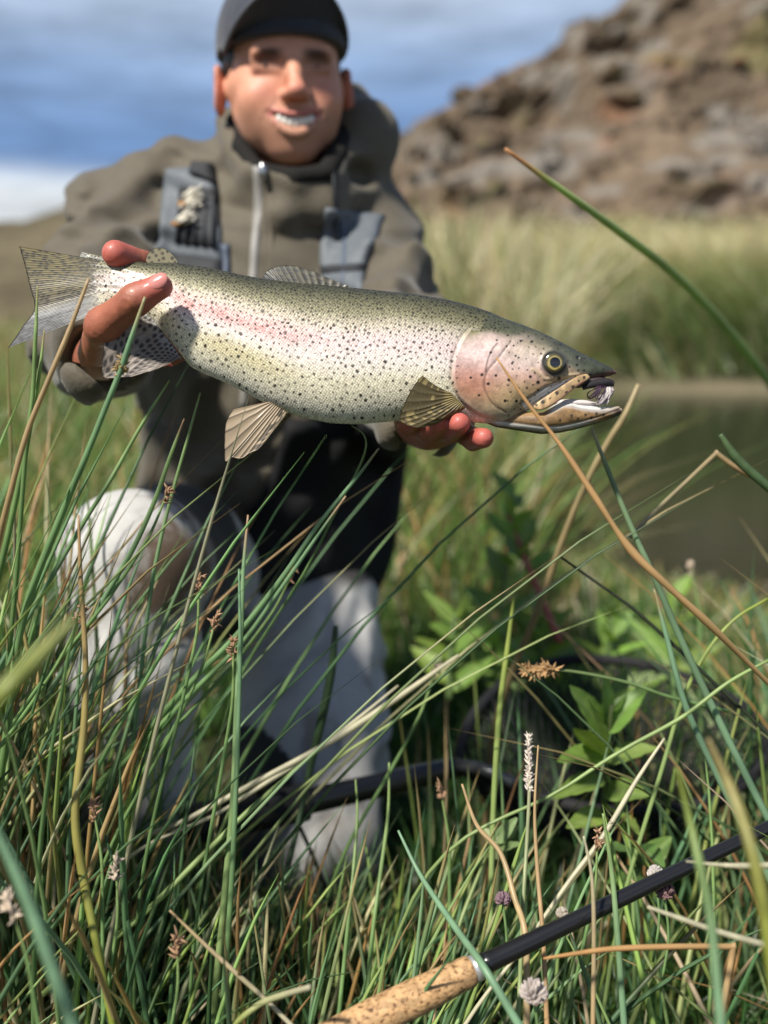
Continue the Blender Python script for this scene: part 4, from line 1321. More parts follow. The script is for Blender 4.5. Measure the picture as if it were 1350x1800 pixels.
# ---- fins
def finmat():
    m, nt, b, out = new_mat('fin_membrane')
    N = nt.nodes.new; L = nt.links.new
    a = N('ShaderNodeAttribute'); a.attribute_name = 'Col'
    L(a.outputs['Color'], b.inputs['Base Color'])
    b.inputs['Roughness'].default_value = .5; b.inputs['Coat Weight'].default_value = .12; b.inputs['Coat Roughness'].default_value = .2
    tr = N('ShaderNodeBsdfTranslucent'); L(a.outputs['Color'], tr.inputs[0])
    mx = N('ShaderNodeMixShader'); mx.inputs[0].default_value = .28
    L(b.outputs[0], mx.inputs[1]); L(tr.outputs[0], mx.inputs[2]); L(mx.outputs[0], out.inputs[0])
    return m
FINM = finmat()
def fin(name, basep, outer, halff, colf, nray, ns=8, nt_=40, ridge=1.1, thick=1.0, ragged=1.5, bow=0.0):
    """fan of rays from a base line to an outer edge (photo pixels)"""
    nu = nray * ns + 1
    Bp = catmull(np.array(basep, float), nu); Op = catmull(np.array(outer, float), nu)
    u = np.linspace(0, 1, nu)
    rag = ragged * (noise3(u * nray * 1.0, 0.3, 2.2) + .6 * noise3(u * nray * 3, 3, 1) - .8)
    dirn = Op - Bp; ln = np.linalg.norm(dirn, axis=1)[:, None] + 1e-6
    Op = Op + dirn / ln * rag[:, None]
    t = np.linspace(0, 1, nt_)
    P = Bp[:, None] * (1 - t)[None, :, None] + Op[:, None] * t[None, :, None]
    if bow:
        nrm = np.stack([-dirn[:, 1], dirn[:, 0]], -1) / ln
        P = P + nrm[:, None] * (bow * np.sin(t * math.pi))[None, :, None]
    UU, TT = np.meshgrid(u, t, indexing='ij')
    ph = UU * nray + .10 * noise3(TT * 6, UU * nray, 1)
    rg = np.abs(np.sin(math.pi * ph))                           # 0 on a ray
    H = halff(P[..., 0], P[..., 1], UU, TT) + ridge * (1 - rg) * (1 - .4 * TT)
    C = colf(P[..., 0], P[..., 1], UU, TT, 1 - rg)
    near = fpt(P[..., 0], P[..., 1], H + thick / 2); far = fpt(P[..., 0], P[..., 1], H - thick / 2 - 2 * ridge * (1 - rg) * (1 - .4 * TT))
    V = np.concatenate([near.reshape(-1, 3), far.reshape(-1, 3)]); n0 = nu * nt_
    gf = grid_faces(nu, nt_)
    ring = np.concatenate([np.arange(nt_), np.arange(1, nu) * nt_ + nt_ - 1, (nu - 1) * nt_ + np.arange(nt_ - 2, -1, -1), np.arange(nu - 2, 0, -1) * nt_])
    r2 = np.roll(ring, -1)
    F_ = np.concatenate([gf[:, ::-1], gf + n0, np.stack([ring, r2, r2 + n0, ring + n0], 1)])
    C = np.concatenate([C.reshape(-1, 3)] * 2)
    return mk(name, V, F_, FINM, TROUT, C)

def poisson(xr, yr, mind, n, rr, seed):
    r = np.random.default_rng(seed); P = []
    for _ in range(n * 8):
        x, y = r.uniform(*xr), r.uniform(*yr)
        if P and min((x - q[0]) ** 2 + (y - q[1]) ** 2 for q in P) < mind ** 2: continue
        P.append((x, y, r.uniform(*rr), r.uniform(.8, 1), 0, 1.0))
        if len(P) >= n: break
    return P
# spots on fins follow the rays: laid out in (ray, length) space
def rayspots(UU, TT, nray, nrow, size, seed, fill=.8, lw=2.0, prob=1.0):
    i = np.floor(UU * nray).astype(int); fu = UU * nray - i - .5
    ph = np.array([_h for _h in np.random.default_rng(seed).uniform(0, 1, nray + 2)])[np.clip(i, 0, nray + 1)]
    s = TT * nrow + ph; j = np.floor(s).astype(int); ft = s - j - .5
    on = _hash(i + seed, j, i * 3 + 1) < prob
    return np.where(on, smoothstep(size, size * .55, np.hypot(fu * fill, ft * 1.0 * lw / 2)), 0)

def col_tail(px, py, U_, T_, ray):
    n = fbm(px * .05, py * .08, 2, 3)[..., None]
    c = np.array([.165, .135, .052]) * np.ones(px.shape + (1,))
    low = smoothstep(.60, .68, U_)[..., None]
    c = c * (1 - low) + np.array([.22, .225, .23]) * low
    mid = np.exp(-((U_ - .55) / .085) ** 2)[..., None]
    fold = (.5 + .5 * np.sin(U_ * 95))[..., None]
    c = c * (1 - mid * .85 * fold) + np.array([.07, .058, .035]) * mid * .85 * fold
    c = c * (1 - .35 * mid * (1 - fold)) + np.array([.36, .34, .32]) * .35 * mid * (1 - fold)
    root = smoothstep(.36, .14, T_ + .12 * (n[..., 0] - .5))[..., None]
    c = c * (1 - root) + fish_color(np.maximum(px, 145), py) * root
    c = c * (.82 + .28 * (1 - ray[..., None])) * (.85 + .3 * n)
    s = rayspots(U_, T_, 44, 15, .56, 5, 1.0, 2.0, .66)[..., None] * (1 - .45 * low)
    c = c * (1 - .92 * s) + np.array([.02, .016, .01]) * .92 * s
    tipd = smoothstep(.965, 1, T_)[..., None] * .6
    return c * (1 - tipd)
def half_tail(px, py, U_, T_):
    return (5 + .5 * np.sin(U_ * 19) * smoothstep(.1, .5, T_) * np.exp(-((U_ - .55) / .2) ** 2) - 10 * T_ * np.cos(U_ * 3.1) * .6)
fin('tail_fin', [(200, 463), (200, 480), (200, 500), (200, 522), (200, 540)],
    [(34, 433), (40, 455), (47, 478), (52, 498), (58, 518), (63, 540), (58, 556), (46, 572), (33, 592), (19, 613)], half_tail, col_tail, 44, 6, 60, ridge=.4, ragged=1.5)

def col_adip(px, py, U_, T_, ray):
    c = np.array([.26, .235, .14]) * np.ones(px.shape + (1,))
    s = sample_img(ADI, px, py)[..., None]
    c = c * (1 - .9 * s) + np.array([.025, .022, .015]) * .9 * s
    e = (smoothstep(.06, .0, U_) * .6)[..., None]
    return c * (1 - e) + np.array([.20, .10, .04]) * e
ADI = spot_raster(poisson((250, 315), (434, 466), 8.2, 40, (2.6, 3.8), 3))
fin('adipose_fin', [(270, 468), (285, 468), (300, 468), (312, 467)], [(257, 461), (262, 446), (276, 437), (291, 439), (304, 449), (313, 461)], lambda x, y, U_, T_: 3 + 0 * x, col_adip, 8, 6, 24, ridge=.2, thick=4, ragged=.3)

def col_dors(px, py, U_, T_, ray):
    c = np.array([.15, .14, .10]) * np.ones(px.shape + (1,))
    c = c * (.45 + .75 * ray[..., None])
    bl = (np.exp(-((U_ - .05) / .12) ** 2))[..., None]
    c = c * (1 - .75 * bl) + np.array([.03, .035, .05]) * .75 * bl
    s = rayspots(U_, T_, 15, 6, .44, 9, .9, 1.5, .5)[..., None]
    return c * (1 - .88 * s) + np.array([.022, .024, .028]) * .88 * s
fin('dorsal_fin', [(470, 496), (510, 501), (560, 506), (616, 510)], [(459, 489), (466, 478), (478, 470), (494, 466), (516, 467), (543, 475), (572, 487), (600, 499), (618, 507)],
    lambda x, y, U_, T_: 4 - 12 * T_ * (1 - U_), col_dors, 15, 12, 30, ridge=1.2, ragged=2.5)

def col_anal(px, py, U_, T_, ray):
    c = np.array([.32, .27, .225]) * np.ones(px.shape + (1,))
    c = c * (.74 + .36 * (1 - ray[..., None]))
    bl = (smoothstep(.86, .97, U_))[..., None]; c = c * (1 - .3 * bl) + np.array([.34, .30, .2]) * .3 * bl
    root = smoothstep(.22, 0, T_)[..., None]; c = c * (1 - root) + np.array([.40, .39, .37]) * root
    s = rayspots(U_, T_, 15, 9, .48, 21, 1.0, 2.0, .85)[..., None]
    return c * (1 - .9 * s) + np.array([.022, .018, .018]) * .9 * s
fin('anal_fin', [(254, 548), (272, 565), (292, 590), (308, 612), (324, 634)], [(212, 566), (199, 585), (195, 610), (192, 640), (192, 667), (215, 669), (240, 666), (265, 659), (290, 650), (323, 634)],
    lambda x, y, U_, T_: 13 + 6 * np.sin(U_ * 5) * T_ + 24 * T_, col_anal, 15, 14, 44, ridge=.8, ragged=2.5)

def col_pelv(px, py, U_, T_, ray):
    c = np.array([.43, .335, .225]) * np.ones(px.shape + (1,))
    c = c * (.28 + .8 * smoothstep(.98, .6, ray)[..., None])
    yl = smoothstep(.72, .9, U_)[..., None]; c = c * (1 - .55 * yl) + np.array([.22, .17, .07]) * .55 * yl
    s = rayspots(U_, T_, 11, 15, .5, 33, .7, 1.2, .75)[..., None] * smoothstep(.55, .7, U_)[..., None]
    return c * (1 - .85 * s) + np.array([.02, .016, .012]) * .85 * s
fin('pelvic_fin', [(476, 708), (486, 714), (498, 721), (510, 728)], [(418, 722), (404, 745), (402, 778), (402, 812), (414, 806), (427, 808), (445, 797), (462, 788), (485, 760), (509, 729)],
    lambda x, y, U_, T_: 26 + 10 * T_ + 5 * np.sin(U_ * 7) * T_, col_pelv, 11, 16, 44, ridge=1.6, ragged=3.0)
fin('pelvic_fin', [(486, 712), (496, 720), (510, 728)], [(452, 722), (436, 750), (430, 790), (446, 786), (470, 765), (505, 730)],
    lambda x, y, U_, T_: -20 - 12 * T_, col_pelv, 9, 10, 24, ridge=1.4, ragged=2.0)

def col_pect(px, py, U_, T_, ray):
    c = np.array([.30, .235, .10]) * np.ones(px.shape + (1,))
    c = c * (.45 + .75 * smoothstep(.95, .4, ray)[..., None])
    s = rayspots(U_, T_, 12, 16, .5, 41, .7, 1.2, .8)[..., None] * smoothstep(.10, .3, T_)[..., None]
    return c * (1 - .72 * s) + np.array([.03, .022, .012]) * .72 * s
fin('pectoral_fin', [(790, 696), (798, 704), (805, 711), (812, 719)], [(741, 669), (727, 684), (714, 708), (703, 732), (703, 745), (716, 753), (735, 756), (757, 752), (782, 740), (811, 722)],
    lambda x, y, U_, T_: lerp(46, 64, T_) + 4 * np.sin(U_ * 6) * T_ - 30 * smoothstep(.6, 1, U_) * T_, col_pect, 12, 16, 44, ridge=1.5, ragged=2.0, bow=-3)
fin('pectoral_fin', [(800, 712), (806, 716), (812, 720)], [(740, 748), (745, 762), (770, 764), (806, 730)],
    lambda x, y, U_, T_: lerp(-30, -52, T_), col_pect, 8, 8, 20, ridge=1.4)

# ---- the fly hooked in the corner of the mouth
FLY = empty('fishing_fly', fpt(np.array(1055.), np.array(676.), np.array(0.)), 'dark fly with a white wing hooked in the open mouth of the trout', 'fishing fly')
V, f = tube(catmull(fpt(np.array([1022., 1036, 1052, 1066, 1072, 1076]), np.array([684., 678, 675, 674, 676, 676]), np.array([10., 14, 16, 17, 17, 17])), 30),
            np.interp(np.linspace(0, 1, 30), [0, .2, .5, .8, .9, 1], [.0015, .0030, .0034, .0022, .0027, .001]), 10)
mk('body', V, f, mat('black_dubbing', (.012, .010, .014), .6, .4, bump=1, bscale=1500, bdist=.001), FLY)
V, f = tube(catmull(fpt(np.array([1074., 1060, 1040, 1030, 1034, 1042]), np.array([678., 682, 686, 694, 702, 698]), np.array([17., 17, 15, 13, 12, 11])), 30), .0006, 6)
mk('hook', V, f, mat('black_steel', (.03, .03, .03), .3, .5, 1.0), FLY)
b = Bag()
for k in range(150):
    a = np.array([1068., 679]) + RNG.normal(0, 1.2, 2); e = np.array([RNG.uniform(1044, 1066), RNG.uniform(700, 715)])
    mid = (a + e) / 2 + np.array([RNG.normal(4, 2), RNG.normal(0, 1)])
    hh = RNG.uniform(8, 22)
    P = catmull(fpt(np.array([a[0], mid[0], e[0]]), np.array([a[1], mid[1], e[1]]), np.array([15, hh, hh])), 6)
    V, f = tube(P, [.0003, .0005, .0005, .0005, .0004, .0002], 3, False); b.add(V, f, (.74, .70, .68) if k % 3 else (.55, .47, .50))
b.build('wing', mat('white_feather', None, .7, .2, trans=.3), FLY)
b = Bag()
for k in range(10):
    a = np.array([RNG.uniform(1044, 1062), 680]); e = a + np.array([RNG.uniform(-22, -2), RNG.uniform(14, 26)])
    P = catmull(fpt(np.array([a[0], (a[0] + e[0]) / 2 + 2, e[0]]), np.array([a[1], (a[1] + e[1]) / 2, e[1]]), np.array([20, 23, 22])), 6)
    V, f = tube(P, .0005, 4); b.add(V, f, (.035, .012, .035))
b.build('hackle', mat('purple_hackle', None, .5, .4), FLY)

# ================================================================== ROD, NET, PLANTS
BLACKP = mat('black_foam', (.014, .014, .015), .75, .3, var=.2, vscale=120, bump=.6, bscale=900, bdist=.0008)
BLACKG = mat('black_gloss_tube', (.010, .010, .011), .28, .5, coat=.3)
CORD = mat('black_cord', (.012, .012, .013), .6, .4)

# ---- landing net lying in the grass in front of the knee
NET = empty('landing_net', W(670, 1390, 1.16), 'black landing net with a thick foam grip lying in the grass before the white knee', 'landing net')
g0, g1, s1 = W(318, 1452, 1.09), W(536, 1410, 1.15), W(806, 1348, 1.24)
V, f = tube(catmull([g0, g0 * .7 + g1 * .3, g0 * .06 + g1 * .94, g1], 30), np.interp(np.linspace(0, 1, 30), [0, .03, .9, .97, 1], [.018, .0215, .0205, .0190, .0150]), 24)
mk('grip', V, f, BLACKP, NET)
V, f = tube(catmull([g1 - (g1 - g0) * .02, (g1 + s1) / 2, s1], 24), np.interp(np.linspace(0, 1, 24), [0, .48, .5, 1], [.0148, .0138, .0155, .0125]), 20)
mk('shaft', V, f, BLACKG, NET)
hc = [(806, 1348, 1.24), (812, 1300, 1.30), (845, 1240, 1.38), (905, 1188, 1.45), (1000, 1160, 1.50), (1120, 1166, 1.46), (1240, 1205, 1.38), (1330, 1262, 1.28), (1345, 1330, 1.20), (1270, 1400, 1.15), (1120, 1428, 1.14), (980, 1410, 1.17), (880, 1375, 1.21), (806, 1348, 1.24)]
HC = catmull(vecs(*hc), 130)
V, f = tube(HC, .0072, 12); mk('hoop', V, f, BLACKP, NET)
b = Bag(); cen = HC.mean(0) + np.array([0, .02, -.10]); nh = len(HC) - 1
def netp(a, r):
    P = HC[int(a) % nh]
    q = P * r + cen * (1 - r)
    q = q + np.array([0, 0, -.05 * math.sin(r * math.pi)]) + np.array([.008 * math.sin(a * 3 + r * 9), .008 * math.cos(a * 2 + r * 7), .006 * math.sin(a * 1.7 + r * 11)])
    return q
for k in range(0, nh, 1):
    for sgn in (1, -1):
        P = catmull([netp(k + sgn * j * 1.6, 1 - j / 8) for j in range(8)], 16)
        V, f = tube(P, .0011, 4, False); b.add(V, f)
nb_ = b.build('net_mesh', CORD, NET); nb_['kind'] = 'stuff'
P = catmull(vecs((455, 1400, 1.10), (440, 1372, 1.10), (468, 1362, 1.10), (486, 1380, 1.12), (492, 1396, 1.12)), 24); V, f = tube(P, .0018, 6); mk('lanyard', V, f, CORD, NET)
P = catmull(vecs((520, 1440, 1.13), (540, 1482, 1.14), (560, 1530, 1.16), (574, 1570, 1.18), (578, 1610, 1.20)), 24); V, f = tube(P, .0024, 6); mk('lanyard', V, f, CORD, NET)
for dx in (0,):
    V, f = ellipsoid(W(458, 1385, 1.085), (.006, .006, .009), 12, 8); mk('clip', V, f, BLACKG, NET)
P = catmull(vecs((800, 1345, 1.235), (850, 1352, 1.20), (905, 1378, 1.185)), 16); V, f = tube(P, .0075, 10); mk('yoke', V, f, mat('grey_yoke', (.09, .095, .10), .35, .5, .5), NET)

# ---- fly rod: cork grip and black blank across the bottom right corner
r0, r1, r2 = W(560, 1836, .70), W(832, 1704, .735), W(1390, 1436, .80)
ROD = empty('fly_rod', (r0 + r1) / 2, 'black fly rod with a cork grip lying low in the grass', 'fishing rod')
def corkmat():
    m, nt, b, out = new_mat('cork')
    N = nt.nodes.new; L = nt.links.new
    tc = N('ShaderNodeTexCoord'); mp = N('ShaderNodeMapping'); mp.inputs['Scale'].default_value = (190, 190, 260); L(tc.outputs['Object'], mp.inputs[0])
    vo = N('ShaderNodeTexVoronoi'); vo.inputs['Scale'].default_value = 1; L(mp.outputs[0], vo.inputs[0])
    nz = N('ShaderNodeTexNoise'); nz.inputs['Scale'].default_value = 1.4; nz.inputs['Detail'].default_value = 6; L(mp.outputs[0], nz.inputs[0])
    cr = N('ShaderNodeValToRGB'); e = cr.color_ramp.elements
    e[0].position = .32; e[0].color = (.10, .045, .018, 1); e[1].position = .47; e[1].color = (.46, .27, .12, 1)
    x = cr.color_ramp.elements.new(.8); x.color = (.58, .38, .20, 1)
    L(nz.outputs['Fac'], cr.inputs[0])
    hs = N('ShaderNodeSeparateColor'); L(vo.outputs['Color'], hs.inputs[0])
    mr = N('ShaderNodeMapRange'); mr.inputs[3].default_value = .75; mr.inputs[4].default_value = 1.15; L(hs.outputs[0], mr.inputs[0])
    vm = N('ShaderNodeVectorMath'); vm.operation = 'SCALE'; L(cr.outputs[0], vm.inputs[0]); L(mr.outputs[0], vm.inputs['Scale']); L(vm.outputs[0], b.inputs['Base Color'])
    bp = N('ShaderNodeBump'); bp.inputs['Strength'].default_value = .6; bp.inputs['Distance'].default_value = .001; L(nz.outputs['Fac'], bp.inputs['Height']); L(bp.outputs[0], b.inputs['Normal'])
    b.inputs['Roughness'].default_value = .7
    return m
nR = 40; t = np.linspace(0, 1, nR); P = r0 + (r1 - r0) * t[:, None]
rad = np.interp(t, [0, .3, .6, .9, .985, 1], [.0115, .0128, .0128, .0112, .0108, .0095]) - .0006 * (np.abs((t * 10) % 1 - .5) > .46)
V, f = tube(P, rad, 32); mk('cork_grip', V, f, corkmat(), ROD)
dv = (r1 - r0) / np.linalg.norm(r1 - r0)
V, f = tube([r1 - dv * .001, r1 + dv * .0045, r1 + dv * .006], [.0098, .0094, .0075], 24); mk('winding_check', V, f, mat('silver_ring', (.62, .62, .62), .3, .5, .7), ROD)
t = np.linspace(0, 1, 30); q0 = r1 + dv * .004; P = q0 + (r2 - q0) * t[:, None]
V, f = tube(P, np.interp(t, [0, .03, .3, 1], [.0085, .0074, .0062, .0050]), 20); mk('blank', V, f, BLACKG, ROD)
V, f = tube([r0 - dv * .03, r0 - dv * .004, r0 + dv * .002], [.0095, .0095, .0095], 20); mk('reel_seat', V, f, mat('seat_metal', (.6, .6, .6), .3, .5, .9), ROD)

# ---- leaves and plants
def leafmat(name, trans=.3, rough=.42):
    m, nt, b, out = new_mat(name)
    N = nt.nodes.new; L = nt.links.new
    a = N('ShaderNodeAttribute'); a.attribute_name = 'Col'
    L(a.outputs['Color'], b.inputs['Base Color']); b.inputs['Roughness'].default_value = rough; b.inputs['Specular IOR Level'].default_value = .4
    hv = N('ShaderNodeHueSaturation'); hv.inputs['Saturation'].default_value = 1.15; hv.inputs['Value'].default_value = 1.5
    L(a.outputs['Color'], hv.inputs['Color'])
    tr = N('ShaderNodeBsdfTranslucent'); L(hv.outputs[0], tr.inputs[0])
    mx = N('ShaderNodeMixShader'); mx.inputs[0].default_value = trans
    L(b.outputs[0], mx.inputs[1]); L(tr.outputs[0], mx.inputs[2]); L(mx.outputs[0], out.inputs[0])
    return m
LEAFM = leafmat('leaf'); GRASSM = leafmat('grass_stalk', .28, .38)

def leaf_shape(base, tip, width, nrm, droop, color, nu=9, nv=14, serr=.0):
    base, tip = np.array(base, float), np.array(tip, float); ax = tip - base; ln = np.linalg.norm(ax); ax /= ln
    nrm = np.array(nrm, float); nrm -= ax * (nrm @ ax); nrm /= np.linalg.norm(nrm) + 1e-9; sd_ = np.cross(ax, nrm)
    t = np.linspace(0, 1, nv); u = np.linspace(-1, 1, nu)
    w = width * np.sin(np.pi * np.clip(t, .0, 1) ** .75) ** .8 * (1 - .25 * t) + .001
    if serr: w = w * (1 + serr * np.abs(((t * 7) % 1) - .5))
    TT, UU = np.meshgrid(t, u, indexing='ij')
    P = base + ax * (TT * ln)[..., None] + sd_ * (UU * w[:, None])[..., None] + nrm * ((.35 * np.abs(UU) * w[:, None]) - droop * ln * TT ** 2 + .05 * width * np.sin(TT * 26) * np.abs(UU))[..., None]
    vein = np.exp(-(UU / .10) ** 2) + .5 * np.exp(-(((TT * 8 - np.abs(UU) * 1.6) % 1 - .5) / .10) ** 2) * (np.abs(UU) > .08)
    n = fbm(TT * 5 + base[0] * 40, UU * 2, base[2] * 50, 3)
    C = np.array(color) * (.75 + .5 * n)[..., None]
    C = C * (1 - .35 * np.clip(vein, 0, 1)[..., None]) + np.array([.30, .36, .16]) * .35 * np.clip(vein, 0, 1)[..., None]
    return P.reshape(-1, 3), grid_faces(nv, nu), C.reshape(-1, 3)

STEMM = mat('plant_stem', None, .5, .4, var=.2, vscale=80)
def broad_plant(name, label, cat, root, stem_top, leaves, stemcol, lw, lcol, group=None, stemr=.003):
    p = empty(name, root, label, cat, group or 'leafy weeds on the bank')
    V, f = tube(catmull([np.array(root, float), (np.array(root) + np.array(stem_top)) / 2 + RNG.normal(0, .003, 3), np.array(stem_top, float)], 14), np.linspace(stemr * 1.3, stemr * .7, 14), 8)
    mk('stem', V, f, STEMM, p, np.tile(stemcol, (len(V), 1)))
    for (b0, t0, wf) in leaves:
        c = np.array(lcol) * RNG.uniform(.75, 1.3) * np.array([RNG.uniform(.9, 1.2), 1, RNG.uniform(.8, 1.1)])
        up = np.array([RNG.normal(0, .35), -.55 + RNG.normal(0, .3), 1.0])
        V, f, C = leaf_shape(b0, t0, lw * wf, up, RNG.uniform(.0, .22), c, serr=.12)
        mk('leaf', V, f, LEAFM, p, C)
    return p
def auto_leaves(root, top, n, ln, spread=1.0, t0=.15):
    r, t_ = np.array(root), np.array(top); out = []
    for i in range(n):
        s = t0 + (1 - t0) * i / max(1, n - 1); b0 = r + (t_ - r) * s; a = i * 2.4 + RNG.uniform(-.4, .4)
        L_ = ln * RNG.uniform(.7, 1.15) * (1 - .45 * s)
        d = np.array([math.cos(a) * spread, math.sin(a) * spread, RNG.uniform(.25, .8) + .5 * s])
        out.append((b0, b0 + d / np.linalg.norm(d) * L_, RNG.uniform(.8, 1.2) * (1 - .35 * s)))
    return out
# the big leafy weed growing up through the net
rt = W(1060, 1500, 1.10); tp = W(1075, 1240, 1.05)
lv = [((1060, 1290, 1.06), (1005, 1205, 1.03), 1.0), ((1062, 1280, 1.06), (1062, 1178, 1.06), 1.1), ((1066, 1290, 1.06), (1130, 1200, 1.06), 1.0), ((1060, 1330, 1.06), (985, 1330, 1.02), .95), ((1062, 1330, 1.06), (1010, 1275, 1.00), 1.0),
      ((1066, 1340, 1.07), (1150, 1305, 1.05), .95), ((1060, 1370, 1.06), (975, 1395, 1.03), .9), ((1070, 1260, 1.06), (1100, 1180, 1.10), .85), ((1066, 1390, 1.08), (1140, 1395, 1.03), .9), ((1060, 1310, 1.05), (1040, 1225, 1.00), .8), ((1064, 1420, 1.08), (1130, 1450, 1.02), .9), ((1060, 1430, 1.08), (1000, 1450, 1.03), .8)]
broad_plant('leafy_weed', 'broad leaved green weed growing up through the landing net hoop', 'plant', rt, tp, [(W(*a), W(*b_), w) for a, b_, w in lv], (.10, .13, .045), .0155, (.19, .31, .07))
rt = W(1150, 1600, 1.02); tp = W(1120, 1480, .98)
lv = [((1120, 1490, .98), (1165, 1510, .94), 1.0), ((1115, 1500, .98), (1060, 1490, .95), 1.0), ((1130, 1520, .99), (1180, 1470, 1.0), .9), ((1130, 1540, .99), (1075, 1545, .96), .9)]
broad_plant('leafy_weed', 'low leafy weed close above the black rod blank', 'plant', rt, tp, [(W(*a), W(*b_), w) for a, b_, w in lv], (.08, .11, .04), .012, (.12, .21, .05))
rt = W(872, 1600, 1.0); tp = W(875, 1470, .97)
lv = [((872, 1480, .97), (905, 1440, .96), .8), ((872, 1485, .97), (850, 1455, .98), .7), ((874, 1500, .97), (912, 1478, .95), .8), ((872, 1510, .98), (845, 1500, .96), .7)]
broad_plant('leafy_weed', 'small pale sprout with notched leaves left of the white grass head', 'plant', rt, tp, [(W(*a), W(*b_), w) for a, b_, w in lv], (.16, .19, .09), .0075, (.20, .27, .12))

# soft leafy weeds between the angler and the pond, each its own plant
weeds = [((985, 1130, 1.55), (893, 905, 1.60), 'bright weed with a bare red stem leaning in front of the pond bank', (.36, .085, .075), 8, .55),
         ((860, 1230, 1.68), (905, 870, 1.75), 'tall pale green weed standing behind the red stem', (.12, .17, .05), 13, .15),
         ((790, 1230, 1.60), (800, 1080, 1.62), 'low bushy weed beside the dark side of the kneeling leg', (.08, .13, .04), 11, .1),
         ((960, 1240, 1.70), (945, 1085, 1.70), 'bushy light green weed just behind the net rim', (.10, .15, .05), 12, .1),
         ((1060, 1240, 1.62), (1075, 1085, 1.62), 'leafy weed behind the right part of the net hoop', (.08, .13, .04), 11, .1),
         ((880, 1240, 1.65), (860, 1110, 1.62), 'small weed with wide pointed leaves below the red stem', (.09, .15, .04), 10, .1),
         ((1180, 1200, 1.7), (1190, 1050, 1.7), 'young weed under the bent tan stalk by the water', (.08, .13, .04), 9, .1)]
for (a, b_, lab, sc_, n, t0) in weeds:
    r_, t_ = W(*a), W(*b_)
    broad_plant('leafy_weed', lab, 'plant', r_, t_, auto_leaves(r_, t_, n, .105, 1.0, t0), sc_, .017, (.17, .29, .06), stemr=.0045)

# ---- individual stalks that the photograph lets one pick out
def stalk(name, label, pts, wpx, col0, col1, head=None, dep=None, knots=0, group=None, cat='grass stalk', tipcol=None, flat=False):
    """pts from tip to foot (px, py, depth)"""
    Q_ = np.array([W(*p) for p in pts])
    P = catmull(Q_, 44)
    d = np.interp(np.linspace(0, 1, 44), np.linspace(0, 1, len(pts)), [p[2] for p in pts])
    r = np.interp(np.linspace(0, 1, 44), np.linspace(0, 1, len(wpx)), wpx) * d / FPX / 2 * 1.12
    dr_ = P[-1] - P[-4]; dr_ /= np.linalg.norm(dr_) + 1e-9
    gz = float(ground_z(P[-1][0], P[-1][1]))
    if P[-1][2] > gz + .03 and dr_[2] < -.15 and cat != 'plantain':      # carry the stem on down to its root
        h_ = P[-1][2] - gz
        foot = P[-1] + np.array([dr_[0], dr_[1], 0]) * min(h_ / max(-dr_[2], .3), .35) * .7; foot[2] = gz - .01
        mid_ = P[-1] + dr_ * h_ * .45
        P = np.vstack([P[:-1:1], catmull([P[-1], mid_, foot], 16)])
        r = np.concatenate([r[:-1], np.full(16, r[-1])])
    NP = len(P)
    if knots: r = r * (1 + .5 * (noise3(np.linspace(0, knots, NP), 1, len(label)) - .4))
    V, f = tube(P, r, 7)
    t = np.concatenate([np.repeat(np.clip(np.arange(NP) / 43, 0, 1), 7), [0, 1]])
    n = fbm(t * 18 + len(label), t * 2, 0, 3)
    C = (np.array(col0) * (1 - t[:, None]) + np.array(col1) * t[:, None]) * (.75 + .5 * n[:, None])
    if tipcol is not None:
        k = smoothstep(.16, .04, t)[:, None]; C = C * (1 - k) + np.array(tipcol) * k
    base = P[-1]
    root = empty(name, base, label, cat, group or {'dry_stalk': 'dry straw stalks standing out of the grass', 'rush_stem': 'green rush stems standing out of the grass', 'grass_stalk': 'long grass blades standing out of the grass', 'sedge_stem': 'sedge stems with husk tufts'}.get(name))
    mk('stem', V, f, GRASSM, root, C)
    return root, P
GR0, GR1 = (.28, .38, .14), (.18, .30, .11)
BLU = (.20, .34, .20)
DRY0, DRY1 = (.47, .34, .18), (.36, .25, .12)
ORG_ = (.46, .25, .085)
PAL = (.52, .49, .34)
YG = (.26, .31, .05)
